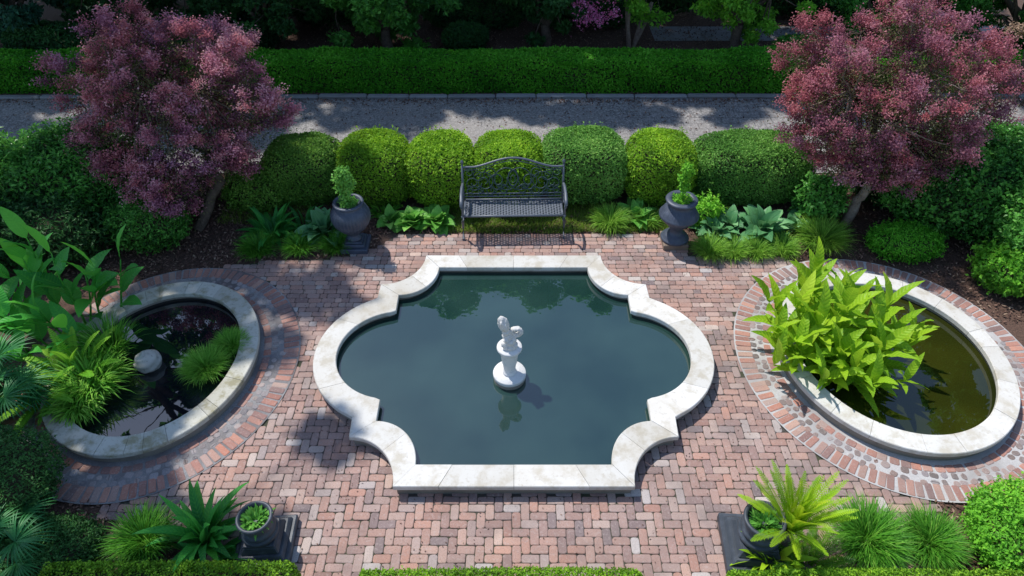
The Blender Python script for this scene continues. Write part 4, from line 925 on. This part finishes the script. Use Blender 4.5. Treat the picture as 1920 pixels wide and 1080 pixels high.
# ---------------------------------------------------------------- urns
def urn(loc, label, kind, seed):
    rng = np.random.default_rng(seed)
    root = empty('garden_urn', loc, label, 'urn', 'urns at the back corners of the terrace')
    mb = MB()
    if kind == 'L':
        box(mb, (0, 0, .04), (.40, .40, .08), .012); box(mb, (0, 0, .105), (.31, .31, .05), .012); box(mb, (0, 0, .145), (.25, .25, .03), .01)
        mb.build('plinth', M['urn'], root); mb = MB()
        pr = [(.10, .16), (.115, .17), (.105, .19), (.075, .21), (.07, .24), (.085, .26), (.13, .30), (.20, .37), (.262, .46), (.288, .54), (.283, .61), (.25, .68), (.205, .725), (.185, .74), (.185, .755), (.215, .775), (.222, .79), (.215, .805), (.195, .81), (.165, .80), (.16, .74), (0, .73)]
        fl = (36, .05, .28, .70); zt = .74
    else:
        box(mb, (0, 0, .045), (.37, .37, .09), .008)
        mb.build('plinth', M['plinth_brown'], root); mb = MB()
        pr = [(.0, .092), (.205, .095), (.212, .115), (.20, .135), (.18, .145), (.175, .165), (.14, .19), (.10, .22), (.092, .26), (.11, .31), (.16, .37), (.225, .44), (.272, .49), (.288, .515), (.290, .535), (.275, .55), (.268, .565), (.245, .61), (.20, .66), (.165, .69), (.165, .715), (.19, .745), (.225, .765), (.232, .785), (.222, .80), (.18, .805), (.145, .80), (.14, .74), (0, .73)]
        fl = (40, .035, .565, .68); zt = .74
    lathe(mb, pr, 144, fl); mb.build('bowl', M['urn'], root)
    # plant: leafy column over a low tuft
    mb = MB(); mt = 'hosta_light' if kind == 'L' else 'light'
    n = 850; c = np.array([(0, 0, .26), (-.03, .0, .40), (.03, .02, .50), (-.01, 0, .58)]) if kind == 'R' else np.array([(-.02, 0, .22), (-.05, 0, .32), (.05, .02, .36), (-.06, 0, .46), (.04, 0, .50), (-.01, 0, .56)])
    sc = .055 if kind == 'R' else .075
    ci = rng.integers(0, len(c), n); u = nrm(rng.normal(size=(n, 3))) * rng.uniform(.3, 1, (n, 1)) * [sc * 1.35, sc * 1.3, sc * 1.2]
    P = c[ci] + u + [0, 0, zt]; leaves(mb, P, nrm(u), .048, .034, np.clip(.45 + rng.normal(0, .17, n), 0, 1), rng, up=.5, droop=.2)
    tube(mb, [(0, 0, zt), (0, 0, zt + .25), (0, 0, zt + .55)], [.012, .01, .005], 6)
    n = 420; q = rng.uniform(0, 6.28, n); r = .135 * np.sqrt(rng.random(n))
    leaves(mb, np.c_[r * np.cos(q), r * np.sin(q), zt + rng.uniform(.0, .09, n)], np.tile([0, 0, 1.], (n, 1)), .045, .022, np.clip(.4 + rng.normal(0, .17, n), 0, 1), rng, up=.2, spread=.9)
    o = mb.build('potted_plant', [M[mt]]); o.location = loc
    tag(o, 'leafy green topiary growing in the shaded left urn' if kind == 'L' else 'pale green topiary growing in the urn on the brown block', 'plant')
urn((-2.33, 8.14, .015), 'round fluted slate grey urn on stepped square plinths, in the shade', 'L', 1)
urn((2.43, 8.22, .015), 'wide-shouldered slate grey urn on a brown stone block, in the sun', 'R', 2)

# ---------------------------------------------------------------- near pots on stepped pedestals
def pot(loc, rz, label, seed, s=1.0, big=1.0, plabel=''):
    rng = np.random.default_rng(seed); root = empty('pedestal_pot', loc, label, 'pot', 'pots on stepped pedestals at the near edge', rz)
    mb = MB(); box(mb, (0, 0, .05), (.54 * big, .54 * big, .10), .012); box(mb, (0, 0, .125), (.46 * big, .46 * big, .05), .012, top=.92); box(mb, (0, 0, .185), (.36 * big, .36 * big, .07), .012, top=.86); box(mb, (0, 0, .235), (.30 * big, .30 * big, .03), .008)
    mb.build('pedestal', M['pot'], root); mb = MB()
    pr = [(.0, .25), (.155, .252), (.172, .27), (.178, .295), (.168, .315), (.15, .325), (.155, .34), (.162, .36), (.152, .38), (.138, .40), (.142, .43), (.150, .47), (.158, .50), (.168, .512), (.172, .528), (.165, .543), (.150, .545), (.138, .535), (.132, .47), (0, .465)]
    pr = [(r * s, z) for r, z in pr]; lathe(mb, pr, 64); mb.build('bowl', M['pot'], root)
    mb = MB(); n = 150
    q = rng.uniform(0, 6.28, n); r = .09 * np.sqrt(rng.random(n)); b = np.c_[r * np.cos(q), r * np.sin(q), np.full(n, .46)]
    blades(mb, b, q + rng.normal(0, .5, n), R(60) + rng.normal(0, .3, n), rng.uniform(.06, .14, n), .03, rng.uniform(.4, 1.3, n), np.clip(.45 + rng.normal(0, .2, n), 0, 1), 5, 'lance', .2)
    o = mb.build('potted_plant', M['hosta_light']); o.location = loc; tag(o, plabel, 'plant')
pot((-2.42, 3.40, .015), R(3), 'charcoal round pot on a stepped square pedestal beside the strap-leaved plant', 5, plabel='low green plant in the near left pot')
pot((2.37, 3.38, .015), R(-4), 'charcoal round pot on a stepped square pedestal half hidden by the cycad', 6, 1.15, 1.12, plabel='low green plant in the near right pot under the cycad fronds')

# ---------------------------------------------------------------- statue
st = empty('fountain_statue', (-.03, 5.50, 0), 'small white carved statue on a round pedestal standing in the teal pool', 'statue')
mb = MB(); lathe(mb, [(.0, .02), (.180, .02), (.185, .06), (.185, .135), (.196, .145), (.198, .185), (.192, .198), (0, .20)], 64); mb.build('base', M['white_stone'], st)
mb = MB(); lathe(mb, [(.187, .07), (.189, .08), (.189, .125), (.186, .133)], 64); mb.build('waterline_band', M['wall'], st)
mb = MB(); lathe(mb, [(.0, .198), (.080, .199), (.086, .215), (.080, .225), (.070, .24), (.074, .30), (.082, .37), (.090, .385), (.088, .40), (.096, .46), (.108, .54), (.116, .585), (.140, .60), (.147, .615), (.147, .635), (.141, .645), (0, .646)], 64)
mb.build('pedestal', M['white_stone'], st)
bm = bmesh.new()
def blob(c, r, rot=(0, 0, 0)):
    m_ = Matrix.Translation(c) @ Matrix.Rotation(rot[0], 4, 'X') @ Matrix.Rotation(rot[1], 4, 'Y') @ Matrix.Diagonal((*r, 1))
    bmesh.ops.create_icosphere(bm, subdivisions=3, radius=1, matrix=m_)
blob((-.058, 0, .985), (.056, .046, .122), (0, -.20, 0)); blob((-.066, -.042, 1.0), (.022, .02, .07), (0, -.2, 0)); blob((-.035, -.044, .97), (.016, .016, .06), (0, -.1, 0)); blob((-.035, -.01, .87), (.040, .036, .05)); blob((-.02, .0, .80), (.055, .045, .06)); blob((0, -.01, .72), (.062, .055, .06)); blob((.0, -.02, .665), (.075, .06, .04))
blob((.055, -.02, .68), (.032, .04, .045)); blob((-.05, -.03, .70), (.035, .035, .04)); blob((.02, -.05, .74), (.03, .025, .035)); blob((-.035, -.045, .78), (.026, .022, .03)); blob((.045, -.02, .76), (.028, .03, .04))
for k in range(26):                                     # curled tail
    a = R(-110 + k * 14); r = .062 - .0012 * k
    blob((.062 + r * math.cos(a), .01, .865 + r * math.sin(a)), (.030 - .0006 * k, .030, .030 - .0006 * k))
me = bpy.data.meshes.new('figure'); bm.to_mesh(me); bm.free(); me.materials.append(M['white_stone'])
fg = bpy.data.objects.new('figure', me); C.objects.link(fg); fg.parent = st; fg.scale = (1.12, 1.15, 1.02); fg.location = (0, 0, -.005)
rm = fg.modifiers.new('join', 'REMESH'); rm.mode = 'VOXEL'; rm.voxel_size = .006; rm.use_smooth_shade = True
tx = bpy.data.textures.new('carving', 'CLOUDS'); tx.noise_scale = .03
dm = fg.modifiers.new('carve', 'DISPLACE'); dm.texture = tx; dm.strength = .017; dm.mid_level = .5

# carved round stone in the black pond
mb = MB(); nu, nv = 64, 40; th = np.arange(nu) / nu * 2 * PI; ph = np.linspace(-PI / 2 + .03, PI / 2 - .03, nv)
d = np.stack([np.cos(ph)[:, None] * np.cos(th), np.cos(ph)[:, None] * np.sin(th), np.sin(ph)[:, None] * np.ones(nu)], -1).reshape(-1, 3)
r = .155 * (1 + .035 * np.sin(9 * np.arccos(np.clip(d[:, 2], -1, 1)) + 2 * np.arctan2(d[:, 1], d[:, 0])) + .03 * noise(d, 5, 6) + .015 * noise(d, 6, 14))
idx = np.arange(nu * nv).reshape(nv, nu); q = np.stack([idx[:-1], np.roll(idx[:-1], -1, 1), np.roll(idx[1:], -1, 1), idx[1:]], -1).reshape(-1, 4)
mb.add(d * r[:, None] * [1, 1, .85], q, smooth=True); mb.F.append((np.array([idx[-1]]), 0, True)); o = mb.build('carved_stone', M['rock']); o.location = (-4.45, 5.70, .16)
tag(o, 'round carved grey stone standing in the black pond', 'stone')
# rock beside the bright plant
mb = MB(); r = .12 * (1 + .15 * noise(d, 15, 3) + .05 * noise(d, 16, 9)); mb.add(d * r[:, None] * [1.3, 1, .6], q, smooth=True); mb.F.append((np.array([idx[-1]]), 0, True))
o = mb.build('rock', M['rock']); o.location = (4.62, 5.65, .08); tag(o, 'small grey rock at the waterline right of the bright wavy-leaved plant', 'rock')
